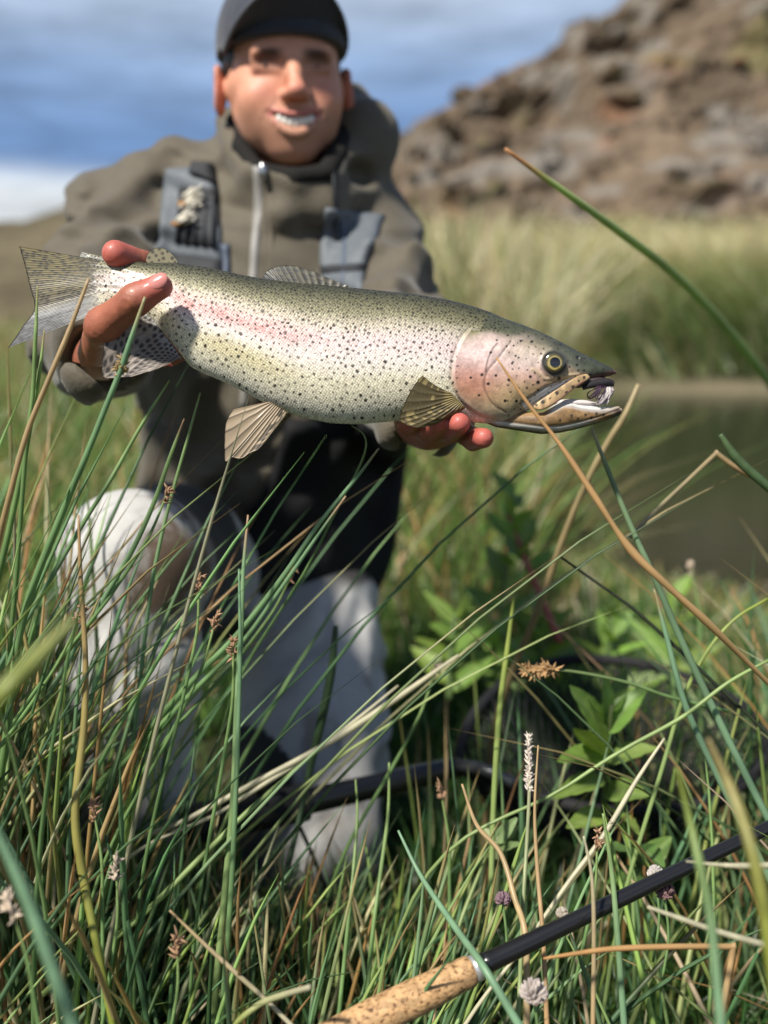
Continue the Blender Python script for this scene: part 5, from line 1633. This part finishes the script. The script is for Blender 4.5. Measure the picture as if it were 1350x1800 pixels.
ST = [
 ('dry_stalk', 'knobbly orange dry stalk slanting across the gill cover and jaw of the trout', [(872, 628, .755), (930, 712, .75), (985, 782, .745), (1045, 872, .74), (1105, 962, .74), (1165, 1022, .74), (1255, 1105, .75), (1380, 1230, .78)], [3, 6, 7, 9, 12, 13, 10, 8], (.48, .28, .12), (.42, .29, .13), 16),
 ('grass_stalk', 'long green blade with an orange tip arching in front of the rocky hill', [(888, 262, 1.04), (985, 332, 1.08), (1085, 405, 1.16), (1180, 478, 1.32), (1262, 560, 1.5), (1350, 670, 1.7), (1440, 820, 1.9)], [6, 11, 14, 14, 13, 12], (.42, .52, .18), (.24, .36, .14), 0, (.50, .27, .12)),
 ('rush_stem', 'green rush stem with a pale pointed tip crossing the thumb and anal fin', [(255, 522, .745), (232, 590, .75), (212, 650, .755), (184, 720, .76), (150, 805, .77), (110, 900, .79), (40, 1090, .82), (10, 1300, .85)], [4, 9, 9, 10, 12, 12], BLU, GR1, 0, (.42, .38, .2)),
 ('dry_stalk', 'straight tan stalk whose tip crosses the wrist of the tail', [(156, 490, .75), (122, 580, .755), (85, 668, .76), (48, 760, .77), (20, 860, .78), (-8, 985, .80), (-30, 1200, .84)], [4, 7, 8, 9, 9, 9], (.50, .37, .21), (.40, .29, .14), 3),
 ('rush_stem', 'thin upright green blade in front of the tail fork', [(66, 502, .78), (64, 560, .78), (62, 600, .78), (58, 690, .79), (45, 800, .80), (30, 1000, .83)], [2, 6, 7, 7, 8], GR0, GR1, 0, (.35, .33, .14)),
 ('rush_stem', 'green stem just right of the tail lower lobe, tip bare', [(78, 580, .79), (70, 650, .79), (58, 720, .80), (38, 830, .82), (10, 960, .84)], [2, 6, 8, 9, 10], GR0, GR1, 0, (.38, .32, .15)),
 ('rush_stem', 'long rush running from below the trout down to the raised knee', [(666, 788, .86), (628, 838, .87), (560, 922, .88), (500, 1010, .89), (420, 1112, .90), (330, 1205, .91), (210, 1340, .93)], [3, 6, 8, 9, 10, 10], BLU, GR1, 0, (.36, .33, .2)),
 ('rush_stem', 'second rush of the crossing pair, ending just under the belly', [(608, 872, .87), (556, 945, .88), (490, 1040, .89), (425, 1130, .90), (340, 1215, .91), (180, 1380, .93)], [3, 6, 7, 8, 9], BLU, GR1, 0, (.40, .28, .18)),
 ('rush_stem', 'green stem beneath the anal fin with brown pointed tip', [(324, 736, .84), (300, 800, .84), (272, 880, .85), (236, 960, .86), (190, 1040, .87), (110, 1180, .90)], [3, 7, 8, 9, 9], GR0, BLU, 0, (.20, .13, .07)),
 ('rush_stem', 'slim stem rising toward the vent of the trout', [(352, 690, .86), (330, 770, .86), (302, 870, .87), (280, 960, .88), (262, 1060, .89), (240, 1250, .92)], [3, 5, 6, 7, 7], GR0, BLU, 0),
 ('rush_stem', 'long leaning stem whose tip reaches the dark cuff shade', [(298, 668, .84), (250, 745, .84), (196, 840, .85), (140, 930, .86), (70, 1050, .88), (0, 1170, .9)], [3, 6, 7, 8, 8], GR0, BLU, 0),
 ('grass_stalk', 'thin curling blade hanging under the belly of the trout', [(618, 748, .86), (640, 765, .86), (642, 792, .86), (625, 834, .87), (604, 872, .88), (560, 960, .9)], [2, 3, 4, 4, 4], (.22, .27, .12), GR1, 0),
 ('dry_stalk', 'pale straw lying aslant over the white shin toward the grip', [(806, 1152, 1.00), (720, 1212, .99), (640, 1266, .98), (560, 1316, .97), (455, 1372, .96), (330, 1440, .95)], [5, 9, 9, 8, 8], PAL, PAL, 2),
 ('dry_stalk', 'second pale straw forking away just under the first', [(700, 1205, .99), (620, 1270, .98), (540, 1330, .97), (468, 1376, .96), (400, 1420, .95)], [3, 6, 7, 6], PAL, PAL, 2),
 ('grass_stalk', 'blurred thick yellow blade close to the lens at the left edge', [(128, 1090, .42), (70, 1150, .41), (10, 1212, .40), (-60, 1290, .40)], [12, 26, 30, 30], (.34, .36, .14), YG, 0),
 ('grass_stalk', 'thick green blade rising from the bottom left corner', [(-10, 1452, .50), (40, 1560, .50), (85, 1680, .50), (130, 1810, .50)], [14, 20, 22, 22], BLU, BLU, 0),
 ('dry_stalk', 'upright dry stalk turning yellow green at its foot before the knee', [(138, 905, .76), (142, 1020, .76), (150, 1150, .76), (148, 1270, .76), (132, 1430, .75), (148, 1550, .75), (168, 1650, .74), (200, 1810, .74)], [3, 7, 9, 10, 11, 14, 13, 12], (.42, .27, .14), YG, 5),
 ('dry_stalk', 'dry straw slanting down to a knot near the bottom edge', [(298, 1600, .70), (360, 1660, .70), (420, 1715, .70), (470, 1760, .70), (520, 1810, .70)], [3, 6, 7, 9], DRY0, PAL, 3),
 ('dry_stalk', 'short straw crossing the knot near the bottom edge', [(545, 1735, .66), (500, 1748, .68), (462, 1762, .69), (430, 1785, .69), (395, 1815, .69)], [10, 12, 12, 12], PAL, YG, 3),
 ('rush_stem', 'straight pale green rush standing alone in the centre before the grip', [(436, 905, .86), (428, 1000, .86), (424, 1100, .86), (416, 1250, .86), (410, 1400, .86), (396, 1560, .86), (372, 1810, .86)], [3, 7, 9, 10, 11, 12], BLU, GR0, 0, (.50, .35, .22)),
 ('rush_stem', 'taller twin rush touching the lone central rush', [(420, 1000, .85), (422, 1140, .85), (418, 1300, .85), (412, 1450, .85), (404, 1600, .85), (388, 1810, .85)], [3, 7, 8, 9, 10], BLU, GR1, 0),
 ('rush_stem', 'long green stem crossing the foam grip from lower left', [(560, 1318, .92), (500, 1370, .90), (430, 1432, .88), (350, 1510, .87), (270, 1590, .86), (190, 1660, .86)], [4, 8, 9, 10, 10], GR0, GR0, 0),
 ('rush_stem', 'blade dropping in front of the kneeling thigh with a kinked top', [(590, 1100, 1.05), (582, 1180, 1.05), (566, 1260, 1.05), (545, 1350, 1.05), (530, 1420, 1.04)], [8, 14, 15, 12, 9], (.05, .09, .04), (.04, .075, .035), 0),
 ('rush_stem', 'slim stem standing in front of the thick part of the shaft', [(625, 1370, .95), (628, 1430, .94), (622, 1520, .92), (614, 1600, .90), (600, 1740, .88)], [3, 5, 6, 7], GR0, GR1, 0),
 ('rush_stem', 'stem crossing the shaft right of its middle', [(684, 1340, .95), (682, 1430, .94), (668, 1540, .92), (655, 1640, .90), (640, 1800, .88)], [3, 6, 7, 8], GR0, GR1, 0),
 ('grass_stalk', 'long green stem running from the net yoke up to the weeds', [(905, 1035, .98), (893, 1130, .97), (880, 1230, .96), (872, 1330, .95), (866, 1450, .94), (862, 1600, .92)], [4, 9, 10, 9, 9], YG, GR0, 0),
 ('grass_stalk', 'green and yellow broad blade, out of focus, at the right edge', [(1245, 1300, .52), (1275, 1365, .52), (1305, 1440, .51), (1330, 1530, .50), (1350, 1640, .50), (1370, 1800, .50)], [6, 18, 20, 22, 22], (.34, .27, .12), YG, 0),
 ('grass_stalk', 'yellow tipped blurred blade crossing the rod blank', [(1190, 1350, .54), (1212, 1440, .54), (1232, 1530, .53), (1250, 1620, .53), (1268, 1810, .52)], [5, 14, 16, 16], YG, BLU, 0),
 ('dry_stalk', 'bent dry stem folding over level near the bottom right corner', [(955, 1685, .71), (1000, 1678, .71), (1075, 1668, .71), (1180, 1664, .71), (1282, 1664, .71), (1288, 1668, .71), (1276, 1740, .71), (1262, 1815, .71)], [3, 6, 8, 8, 9, 9, 10], ORG_, DRY0, 3),
 ('dry_stalk', 'pale straw reaching in from the right edge under the rod', [(1138, 1594, .66), (1200, 1616, .66), (1270, 1640, .66), (1370, 1668, .66)], [4, 8, 9, 9], PAL, PAL, 3),
 ('dry_stalk', 'level pale straw crossing the rod near the right edge', [(1206, 1514, .66), (1260, 1520, .66), (1310, 1522, .66), (1380, 1520, .66)], [3, 7, 8, 8], PAL, PAL, 3),
 ('dry_stalk', 'thin dry stem kinked at its middle left of the white grass head', [(812, 1378, .84), (838, 1450, .83), (880, 1500, .82), (905, 1580, .80), (924, 1650, .78), (926, 1820, .76)], [3, 6, 7, 8, 9], DRY0, (.50, .38, .20), 3),
 ('dry_stalk', 'upright tan stem right of the white grass head', [(946, 1310, .82), (940, 1420, .81), (944, 1520, .80), (954, 1640, .78), (958, 1720, .77), (962, 1820, .76)], [3, 6, 8, 9, 10], DRY0, (.46, .30, .15), 3),
 ('dry_stalk', 'thin pale stem dropping straight beside the level bent stem', [(1026, 1470, .74), (1040, 1540, .74), (1044, 1640, .74), (1042, 1815, .74)], [3, 5, 6, 7], PAL, DRY0, 2),
 ('dry_stalk', 'long pale straw leaning across the net from upper right', [(1168, 1298, .86), (1120, 1370, .85), (1060, 1470, .84), (1000, 1550, .83), (930, 1650, .82)], [5, 8, 8, 6], PAL, PAL, 3),
 ('grass_stalk', 'bent grey green stem arched like a roof over the dark water', [(1108, 945, .92), (1150, 900, .93), (1205, 848, .94), (1256, 800, .95), (1262, 799, .95), (1300, 826, .95), (1370, 862, .96)], [5, 6, 6, 7, 7, 6], (.30, .28, .17), (.40, .27, .13), 2),
 ('grass_stalk', 'dark green blade with light edge entering from the right over the water', [(1266, 764, .92), (1290, 800, .92), (1320, 830, .92), (1380, 880, .92)], [8, 15, 15, 15], (.09, .14, .06), (.07, .12, .05), 0),
 ('dry_stalk', 'thin blackish stem crossing low before the weeds and water', [(984, 978, .95), (1040, 1018, .94), (1110, 1068, .93), (1180, 1130, .92), (1260, 1205, .91), (1350, 1290, .90)], [3, 5, 6, 6], (.03, .035, .02), (.03, .04, .02), 5),
 ('rush_stem', 'pale green blade coming down from under the jaw of the trout', [(1040, 752, .88), (1062, 810, .88), (1090, 880, .88), (1120, 950, .88), (1148, 1010, .88), (1195, 1120, .89), (1275, 1290, .9), (1340, 1420, .9)], [4, 8, 9, 10, 11, 12, 12], (.20, .27, .13), BLU, 0, (.42, .40, .24)),
 ('dry_stalk', 'blurred tan stalk rising beside the tip of the lower jaw', [(1122, 676, 1.05), (1098, 730, 1.05), (1070, 775, 1.06), (1040, 830, 1.07), (1000, 920, 1.1), (950, 1060, 1.15)], [5, 9, 10, 10, 11], (.44, .36, .20), (.36, .28, .14), 2),
 ('rush_stem', 'rush leaning left through the tangle at the right edge', [(1150, 1035, .90), (1172, 1120, .90), (1205, 1240, .90), (1260, 1360, .90), (1320, 1480, .90), (1380, 1600, .9)], [4, 9, 11, 12, 13], BLU, BLU, 0, (.35, .3, .15)),
 ('rush_stem', 'green stem sloping down left below the brown seed head', [(1352, 1160, .88), (1280, 1200, .88), (1200, 1260, .88), (1110, 1310, .88), (1060, 1340, .88), (1000, 1380, .88)], [5, 7, 7, 6], GR0, GR0, 0),
 ('rush_stem', 'thin green stem crossing the pond edge at the far right', [(1350, 1052, .93), (1290, 1090, .93), (1240, 1150, .93), (1200, 1230, .93), (1170, 1330, .93)], [4, 6, 7, 7], YG, GR0, 0),
 ('rush_stem', 'upright blade standing in front of the rod and the low weed', [(1060, 1430, .76), (1075, 1530, .76), (1085, 1640, .75), (1098, 1815, .75)], [4, 8, 10, 11], GR0, BLU, 0),
 ('rush_stem', 'blue green blade running down to the bottom edge right of the cork', [(700, 1460, .80), (740, 1540, .78), (800, 1630, .74), (850, 1700, .70), (920, 1815, .68)], [4, 8, 11, 13, 14], BLU, BLU, 0),
]
for s_ in ST:
    kind, lab, pts, w, c0, c1, kn = s_[:7]
    stalk(kind, lab, pts, w, c0, c1, knots=kn, tipcol=(s_[7] if len(s_) > 7 else None))

# seed heads
def spikelets(root, P0, axis, n, ln, rad, col, name='seed_head', spread=.5):
    b = Bag(); axis = np.array(axis, float); axis /= np.linalg.norm(axis)
    for k in range(n):
        c = np.array(P0) + axis * RNG.uniform(-.5, .5) * ln
        d = axis * RNG.uniform(.4, 1) + RNG.normal(0, spread, 3); d /= np.linalg.norm(d)
        L_ = RNG.uniform(.6, 1.2) * rad * 3
        V, f = tube(catmull([c, c + d * L_ * .5 + RNG.normal(0, .0004, 3), c + d * L_], 4), np.array([.25, .5, .35, .06]) * rad, 5)
        b.add(V, f, np.array(col) * RNG.uniform(.6, 1.3))
    return b.build(name, SEEDM, root)
SEEDM = mat('seed_husk', None, .75, .2)
def seeded(name, label, pts, w, c0, c1, n, ln, rad, col, spread=.5, cat='grass stalk', at=0.0, knots=0):
    r, P = stalk(name, label, pts, w, c0, c1, knots=knots, cat=cat)
    k = int(at * 43); ax = P[max(0, k - 1)] - P[min(43, k + 2)] if k > 0 else P[0] - P[3]
    spikelets(r, P[k], ax, n, ln, rad, col, spread=spread)
    return r
seeded('plantain_stalk', 'brown oval plantain head on a green stem above the leafy weed', [(950, 1178, .93), (985, 1178, .93), (1040, 1186, .93), (1110, 1202, .93), (1180, 1226, .93), (1280, 1250, .94)], [5, 5, 6, 6, 6], (.14, .17, .07), GR1, 150, .026, .0034, (.36, .22, .10), .5, 'plantain')
seeded('grass_stalk', 'grass stalk with a fluffy whitish upright head beside the leafy weed', [(930, 1345, .86), (930, 1400, .85), (926, 1480, .84), (920, 1580, .82), (914, 1720, .80), (910, 1815, .78)], [5, 6, 7, 8], (.35, .33, .22), GR0, 190, .046, .0019, (.56, .49, .42), .35)
seeded('rush_stem', 'rush with a brown seed cluster bursting from its side under the anal fin', [(232, 590, .752), (214, 648, .756), (196, 695, .76), (178, 740, .765)], [2, 3, 3, 2], BLU, GR1, 46, .012, .0026, (.30, .21, .09), .9, at=.33)
for lab, x, y, tx, ty, d, n in (
    ('sedge stem with reddish brown spikelets right of the raised knee', 350, 1030, 330, 1190, .84, 34),
    ('sedge stem with loose husks low beside the raised knee', 378, 1095, 320, 1250, .85, 38),
    ('sedge stem with a tight brown tuft left of the central rush', 410, 1140, 395, 1320, .86, 26),
    ('bent sedge stem with husks on top of the white knee', 292, 872, 226, 1000, .86, 20),
    ('short sedge with a brown tuft at the left edge by the thick blade', 140, 1085, 60, 1230, .80, 30),
    ('sedge stem with a faded tuft in the lower left tangle', 165, 1425, 180, 1600, .76, 24),
    ('sedge stem with a pale star shaped tuft low on the left', 205, 1530, 195, 1700, .75, 26),
    ('sedge stem with a star shaped brown tuft near the bottom left', 312, 1665, 300, 1810, .72, 28),
    ('pale bract hanging at the left edge near the corner', 20, 1600, 60, 1760, .62, 30),
    ('sedge stem with pinkish tuft in front of the white thigh', 512, 1012, 440, 1130, .92, 22),
    ('sedge stem with blurred tuft above the pale straws', 765, 1180, 700, 1330, 1.02, 26),
    ('reed stem with a whitish tuft near the pond edge', 1215, 1000, 1230, 1150, 1.35, 40),
    ('reed stem with a pinkish tuft right of the orange stalk', 1160, 1060, 1185, 1220, 1.2, 34),
    ('sedge stem with a husk tuft left of the net yoke', 775, 1392, 790, 1560, .95, 24),
    ('sedge stem with small husks just below the level straw', 1050, 1478, 1030, 1640, .82, 18)):
    seeded('sedge_stem', lab, [(x, y, d), ((x + tx) / 2 + 6, (y + ty) / 2, d), (tx, ty, d)], [3, 5, 6], GR0, GR1, n, .016, .0024, (.33, .20, .12) if 'pale' not in lab and 'whitish' not in lab else (.52, .42, .32), .8, 'sedge')

def clover(label, px, py, d, r, col):
    r0_ = W(px - 4, py + 150, d + .02)
    root = empty('clover_flower', r0_, label, 'flower', 'clover flowers in the turf')
    c = W(px, py, d)
    V, f = tube(catmull([c, (c + r0_) / 2 + np.array([.004, 0, 0]), r0_], 10), .0011, 6); mk('stem', V, f, STEMM, root, np.tile(GR1, (len(V), 1)))
    b = Bag()
    for k in range(70):
        a = RNG.normal(0, 1, 3); a[2] = abs(a[2]) * 1.2 - .35; a /= np.linalg.norm(a)
        V, f = tube(catmull([c + a * r * .15, c + a * r * .7 + np.array([0, 0, r * .1]), c + a * r * 1.05 + np.array([0, 0, r * .35])], 5), np.array([.0006, .0011, .0014, .0012, .0004]), 5)
        t = RNG.uniform(.75, 1.15); b.add(V, f, np.array(col) * t if a[2] > -.2 else np.array([.35, .22, .16]) * t)
    b.build('petals', mat('clover_petal', None, .6, .2, trans=.25), root)
clover('white clover flower at the bottom edge right of the cork', 938, 1752, .70, .0095, (.55, .48, .44))
clover('purplish clover bud left of the upright tan stem', 884, 1585, .80, .006, (.26, .17, .20))
clover('white clover flower half hidden above the rod blank', 1152, 1540, .82, .0065, (.58, .54, .5))
clover('small brownish clover head under the rod blank', 1168, 1572, .78, .0075, (.28, .17, .17))
clover('tiny pale clover bud beside the rod blank', 988, 1608, .77, .0045, (.45, .40, .33))

# ================================================================== GRASS
def blades(n, xy, hgt, wid, lean, cols, nseg=6, sides=3, curve=.35, jitter=.25, tipdry=.25, seed=1, basez=None):
    """n grass blades as one set of arrays. xy (n,2), hgt (n), wid (n) metres, lean (n,2) sideways shift per height, cols (n,3)"""
    r = np.random.default_rng(seed)
    t = np.linspace(0, 1, nseg + 1)
    z0 = ground_z(xy[:, 0], xy[:, 1]) - .01 if basez is None else basez
    bend = r.normal(0, jitter, (n, 2))
    L_ = lean[:, None, :] * t[None, :, None] + (bend[:, None, :] + lean[:, None, :] * curve) * (t ** 2.2)[None, :, None]
    X = xy[:, None, 0] + L_[..., 0] * hgt[:, None]; Y = xy[:, None, 1] + L_[..., 1] * hgt[:, None]
    dr = np.sqrt((L_ ** 2).sum(-1))
    Z = z0[:, None] + hgt[:, None] * (t[None] * (1 - .16 * np.clip(dr, 0, 2) * t[None]))
    P = np.stack([X, Y, Z], -1)
    w = wid[:, None] * (np.clip(1 - t, 0, 1) ** .38)[None] + .0002
    th0 = r.uniform(0, 6.28, n)
    V = []
    for k in range(sides):
        a = th0 + 2 * math.pi * k / sides
        V.append(P + w[..., None] * .5 * np.stack([np.cos(a), np.sin(a), 0 * a], -1)[:, None])
    V = np.stack(V, 2)                                              # n, seg, sides, 3
    idx = np.arange(n)[:, None, None] * ((nseg + 1) * sides) + np.arange(nseg)[None, :, None] * sides + np.arange(sides)[None, None]
    if sides == 2:
        F_ = np.stack([idx[..., 0], idx[..., 1], idx[..., 1] + sides, idx[..., 0] + sides], -1).reshape(-1, 4)
    else:
        nx_ = np.roll(idx, -1, 2)
        F_ = np.stack([idx, nx_, nx_ + sides, idx + sides], -1).reshape(-1, 4)
    td = (r.random(n) < tipdry)[:, None] * smoothstep(.62, 1, t)[None] * .85
    C = cols[:, None, :] * (1 - td[..., None]) + np.array([.40, .27, .12]) * td[..., None]
    C = np.repeat(C[:, :, None, :], sides, 2)
    return V.reshape(-1, 3), F_, C.reshape(-1, 3)

def palette(n, seed, dry=.12, green=((.045, .105, .050), (.085, .165, .050), (.06, .13, .03)), dryc=((.42, .32, .16), (.36, .22, .09), (.50, .45, .28))):
    r = np.random.default_rng(seed)
    g = np.array(green)[r.integers(0, len(green), n)]; d = np.array(dryc)[r.integers(0, len(dryc), n)]
    c = np.where((r.random(n) < dry)[:, None], d, g)
    return c * r.uniform(.65, 1.35, n)[:, None] * r.uniform(.9, 1.1, (n, 3))

def keep_clear(xy, h, lean):
    """no stems growing through the angler"""
    def near(a, b, rad):
        a = np.array(a[:2]); b = np.array(b[:2]); ab = b - a
        t = np.clip(((xy - a) @ ab) / (ab @ ab + 1e-9), 0, 1)
        return np.hypot(*(xy - a - t[:, None] * ab).T) < rad
    m = near(W(216, 1560, 1.22), W(232, 1000, 1.13), .085) | near(W(566, 1480, 1.36), W(590, 1400, 1.9), .10)
    m |= (np.hypot((xy[:, 0] - W(470, 900, 1.5)[0]) / .22, (xy[:, 1] - 1.62) / .18) < 1)
    return ~m

def field(name, label_kind, n, xr, yr, hr, wr, lean_m, lean_s, seed, dry=.12, green=None, nseg=6, sides=3, clump=0, filt=None, tipdry=.25, jitter=.25, hmap=None, mat_=None, dryc=((.42, .32, .16), (.36, .22, .09), (.50, .45, .28))):
    r = np.random.default_rng(seed)
    if clump:
        cx = r.uniform(*xr, clump); cy = r.uniform(*yr, clump); k = r.integers(0, clump, n)
        xy = np.stack([cx[k] + r.normal(0, .035, n), cy[k] + r.normal(0, .035, n)], 1)
        ll = (np.array(lean_m) + r.normal(0, lean_s, (clump, 2)))[k] + r.normal(0, lean_s * .8, (n, 2))
    else:
        xy = np.stack([r.uniform(*xr, n), r.uniform(*yr, n)], 1)
        ll = np.array(lean_m) + r.normal(0, lean_s, (n, 2))
    h = r.uniform(*hr, n); w = r.uniform(*wr, n)
    if hmap is not None: h = h * (np.minimum(hmap(xy[:, 0], xy[:, 1]), hmap(xy[:, 0] + ll[:, 0] * .62, xy[:, 1])) if name == 'rush_grass' else hmap(xy[:, 0], xy[:, 1]))
    m = keep_clear(xy, h, ll) & (h > .03)
    if filt is not None: m &= filt(xy[:, 0], xy[:, 1])
    xy, ll, h, w = xy[m], ll[m], h[m], w[m]
    c = palette(len(xy), seed + 1, dry, green, dryc)
    V, F_, C = blades(len(xy), xy, h, w, ll, c, nseg, sides, seed=seed + 2, tipdry=tipdry, jitter=jitter)
    o = mk(name, V, F_, mat_ or GRASSM, None, C, base=(float(xy[:, 0].mean()), float(xy[:, 1].mean()), 0))
    o['kind'] = label_kind
    return o
land = lambda x, y: (x < shore(y) + .05) | (y < 3.0)
SKY_X = [-200, 0, 110, 220, 300, 380, 460, 600, 720, 860, 1000, 1090, 1190, 1350, 1600]
SKY_Y = [760, 830, 930, 1130, 1470, 1600, 1590, 1620, 1600, 1550, 1510, 1430, 1120, 1010, 1000]
def topline(shift=0, lo=.65, hi=1.06):
    """height of the rushes at a place: tall on the left and right, low in the middle where the angler kneels"""
    def fn(x, y):
        px = 675 + 1800 * x / y
        zt = .76 + y * ((900 - np.interp(px, SKY_X, SKY_Y) - shift) / 1800 * .98 - .19)
        return np.clip(zt, .06, .95)
    return fn
CLR = lambda x, y: ~((abs(x - .215 * y) < .16) & (y < 1.3) & (np.sin(x * 900) < .8))
RUSH = ((.16, .28, .14), (.21, .33, .15), (.29, .39, .11), (.11, .21, .09), (.075, .15, .06), (.31, .40, .16))
# dense rush clump on the left, in front of the raised knee
field('rush_grass', 'stuff', 1050, (-.66, .02), (.70, 1.10), (.60, 1.04), (.0046, .0080), (.13, .02), .16, 101, .16, nseg=8, sides=4, clump=75, jitter=.10, green=RUSH, hmap=topline())
field('rush_grass', 'stuff', 190, (-.62, -.20), (.74, 1.15), (1.0, 1.25), (.0042, .0070), (.10, .02), .16, 111, .3, nseg=8, sides=4, clump=50, jitter=.08, green=RUSH, hmap=topline())
# looser rushes across the middle and right
field('rush_grass', 'stuff', 230, (-.12, .36), (.72, 1.25), (.55, 1.10), (.0044, .0075), (.0, .02), .15, 121, .22, nseg=8, sides=4, clump=90, jitter=.10, green=RUSH, hmap=topline(), filt=CLR)
field('rush_grass', 'stuff', 420, (.22, .80), (.76, 1.45), (.55, 1.06), (.0048, .0080), (-.08, .02), .22, 131, .25, nseg=8, sides=4, clump=80, jitter=.14, green=RUSH, hmap=topline(), filt=CLR)
# long straight blades leaning across the knee from the left, and inwards from the right
field('rush_grass', 'stuff', 34, (-.62, -.24), (.74, 1.0), (.56, .78), (.0042, .0065), (.42, .02), .14, 115, .15, nseg=8, sides=4, jitter=.05, green=RUSH)
field('rush_grass', 'stuff', 26, (.38, .80), (.80, 1.2), (.42, .62), (.0042, .0065), (-.38, .02), .2, 116, .2, nseg=8, sides=4, jitter=.06, green=RUSH)
field('rush_grass', 'stuff', 60, (.04, .34), (.80, 1.25), (.20, .40), (.0036, .0060), (.03, .02), .10, 117, .25, nseg=8, sides=4, jitter=.05, green=RUSH)
# short turf underneath
field('turf_grass', 'stuff', 24000, (-1.0, 1.2), (.60, 2.4), (.05, .16), (.0024, .0046), (.02, .0), .32, 141, .06, nseg=3, sides=2, jitter=.3, green=((.055, .13, .032), (.085, .18, .04), (.04, .10, .03)), tipdry=.08)
# tall meadow behind the angler
field('meadow_grass', 'stuff', 9000, (-3.2, .2), (1.75, 6.5), (.45, .85), (.005, .010), (.08, 0), .2, 151, .2, nseg=5, sides=2, clump=900, filt=land, green=((.13, .215, .055), (.17, .25, .065), (.10, .18, .05)), hmap=lambda x, y: .62 + .05 * y)
field('meadow_grass', 'stuff', 5000, (.05, 1.6), (2.0, 4.8), (.34, .72), (.005, .010), (.02, 0), .22, 161, .32, nseg=5, sides=2, clump=500, filt=land, green=((.13, .23, .05), (.16, .25, .065), (.10, .18, .05)), hmap=lambda x, y: np.where(x > shore(y) - .32, .20, np.where(x > .5, .6, 1.0)))
field('meadow_grass', 'stuff', 14000, (-12, 2.5), (6.5, 16), (.5, .9), (.010, .02), (.05, 0), .25, 171, .3, nseg=4, sides=2, clump=1600, filt=lambda x, y: x < shore(y) - .25, green=((.17, .23, .07), (.21, .26, .08), (.14, .20, .07)))
field('meadow_grass', 'stuff', 4500, (-.2, 3.2), (4.5, 14), (.4, .8), (.008, .014), (-.05, 0), .22, 181, .4, nseg=4, sides=2, clump=500, filt=lambda x, y: (x < shore(y) - .3), green=((.15, .22, .06), (.18, .23, .07)))
field('reed_bed', 'stuff', 9000, (-.9, 2.6), (8.5, 14.5), (1.2, 2.0), (.012, .026), (-.25, 0), .22, 211, .62, nseg=5, sides=2, clump=700, filt=lambda x, y: (x < shore(y) - .45) & (x > -.9 + .02 * y), green=((.26, .30, .12), (.34, .36, .16), (.20, .26, .10)), tipdry=.3, dryc=((.66, .60, .38), (.56, .50, .30), (.74, .68, .46)))
# reeds on the far bank: green in front, straw coloured behind and above
PALE = ((.66, .60, .38), (.56, .50, .30), (.74, .68, .46))
field('reed_bed', 'stuff', 13000, (1.6, 14), (14.3, 17.5), (1.2, 2.0), (.018, .034), (-.55, 0), .22, 191, .12, nseg=5, sides=2, clump=1100, green=((.20, .27, .10), (.27, .33, .13), (.14, .21, .08)), tipdry=.6, dryc=PALE)
field('reed_bed', 'stuff', 22000, (-2.5, 24), (16.5, 27), (1.0, 1.9), (.02, .04), (-.45, 0), .25, 201, .75, nseg=4, sides=2, clump=1500, green=((.36, .38, .17), (.46, .45, .22)), tipdry=.0, dryc=PALE)
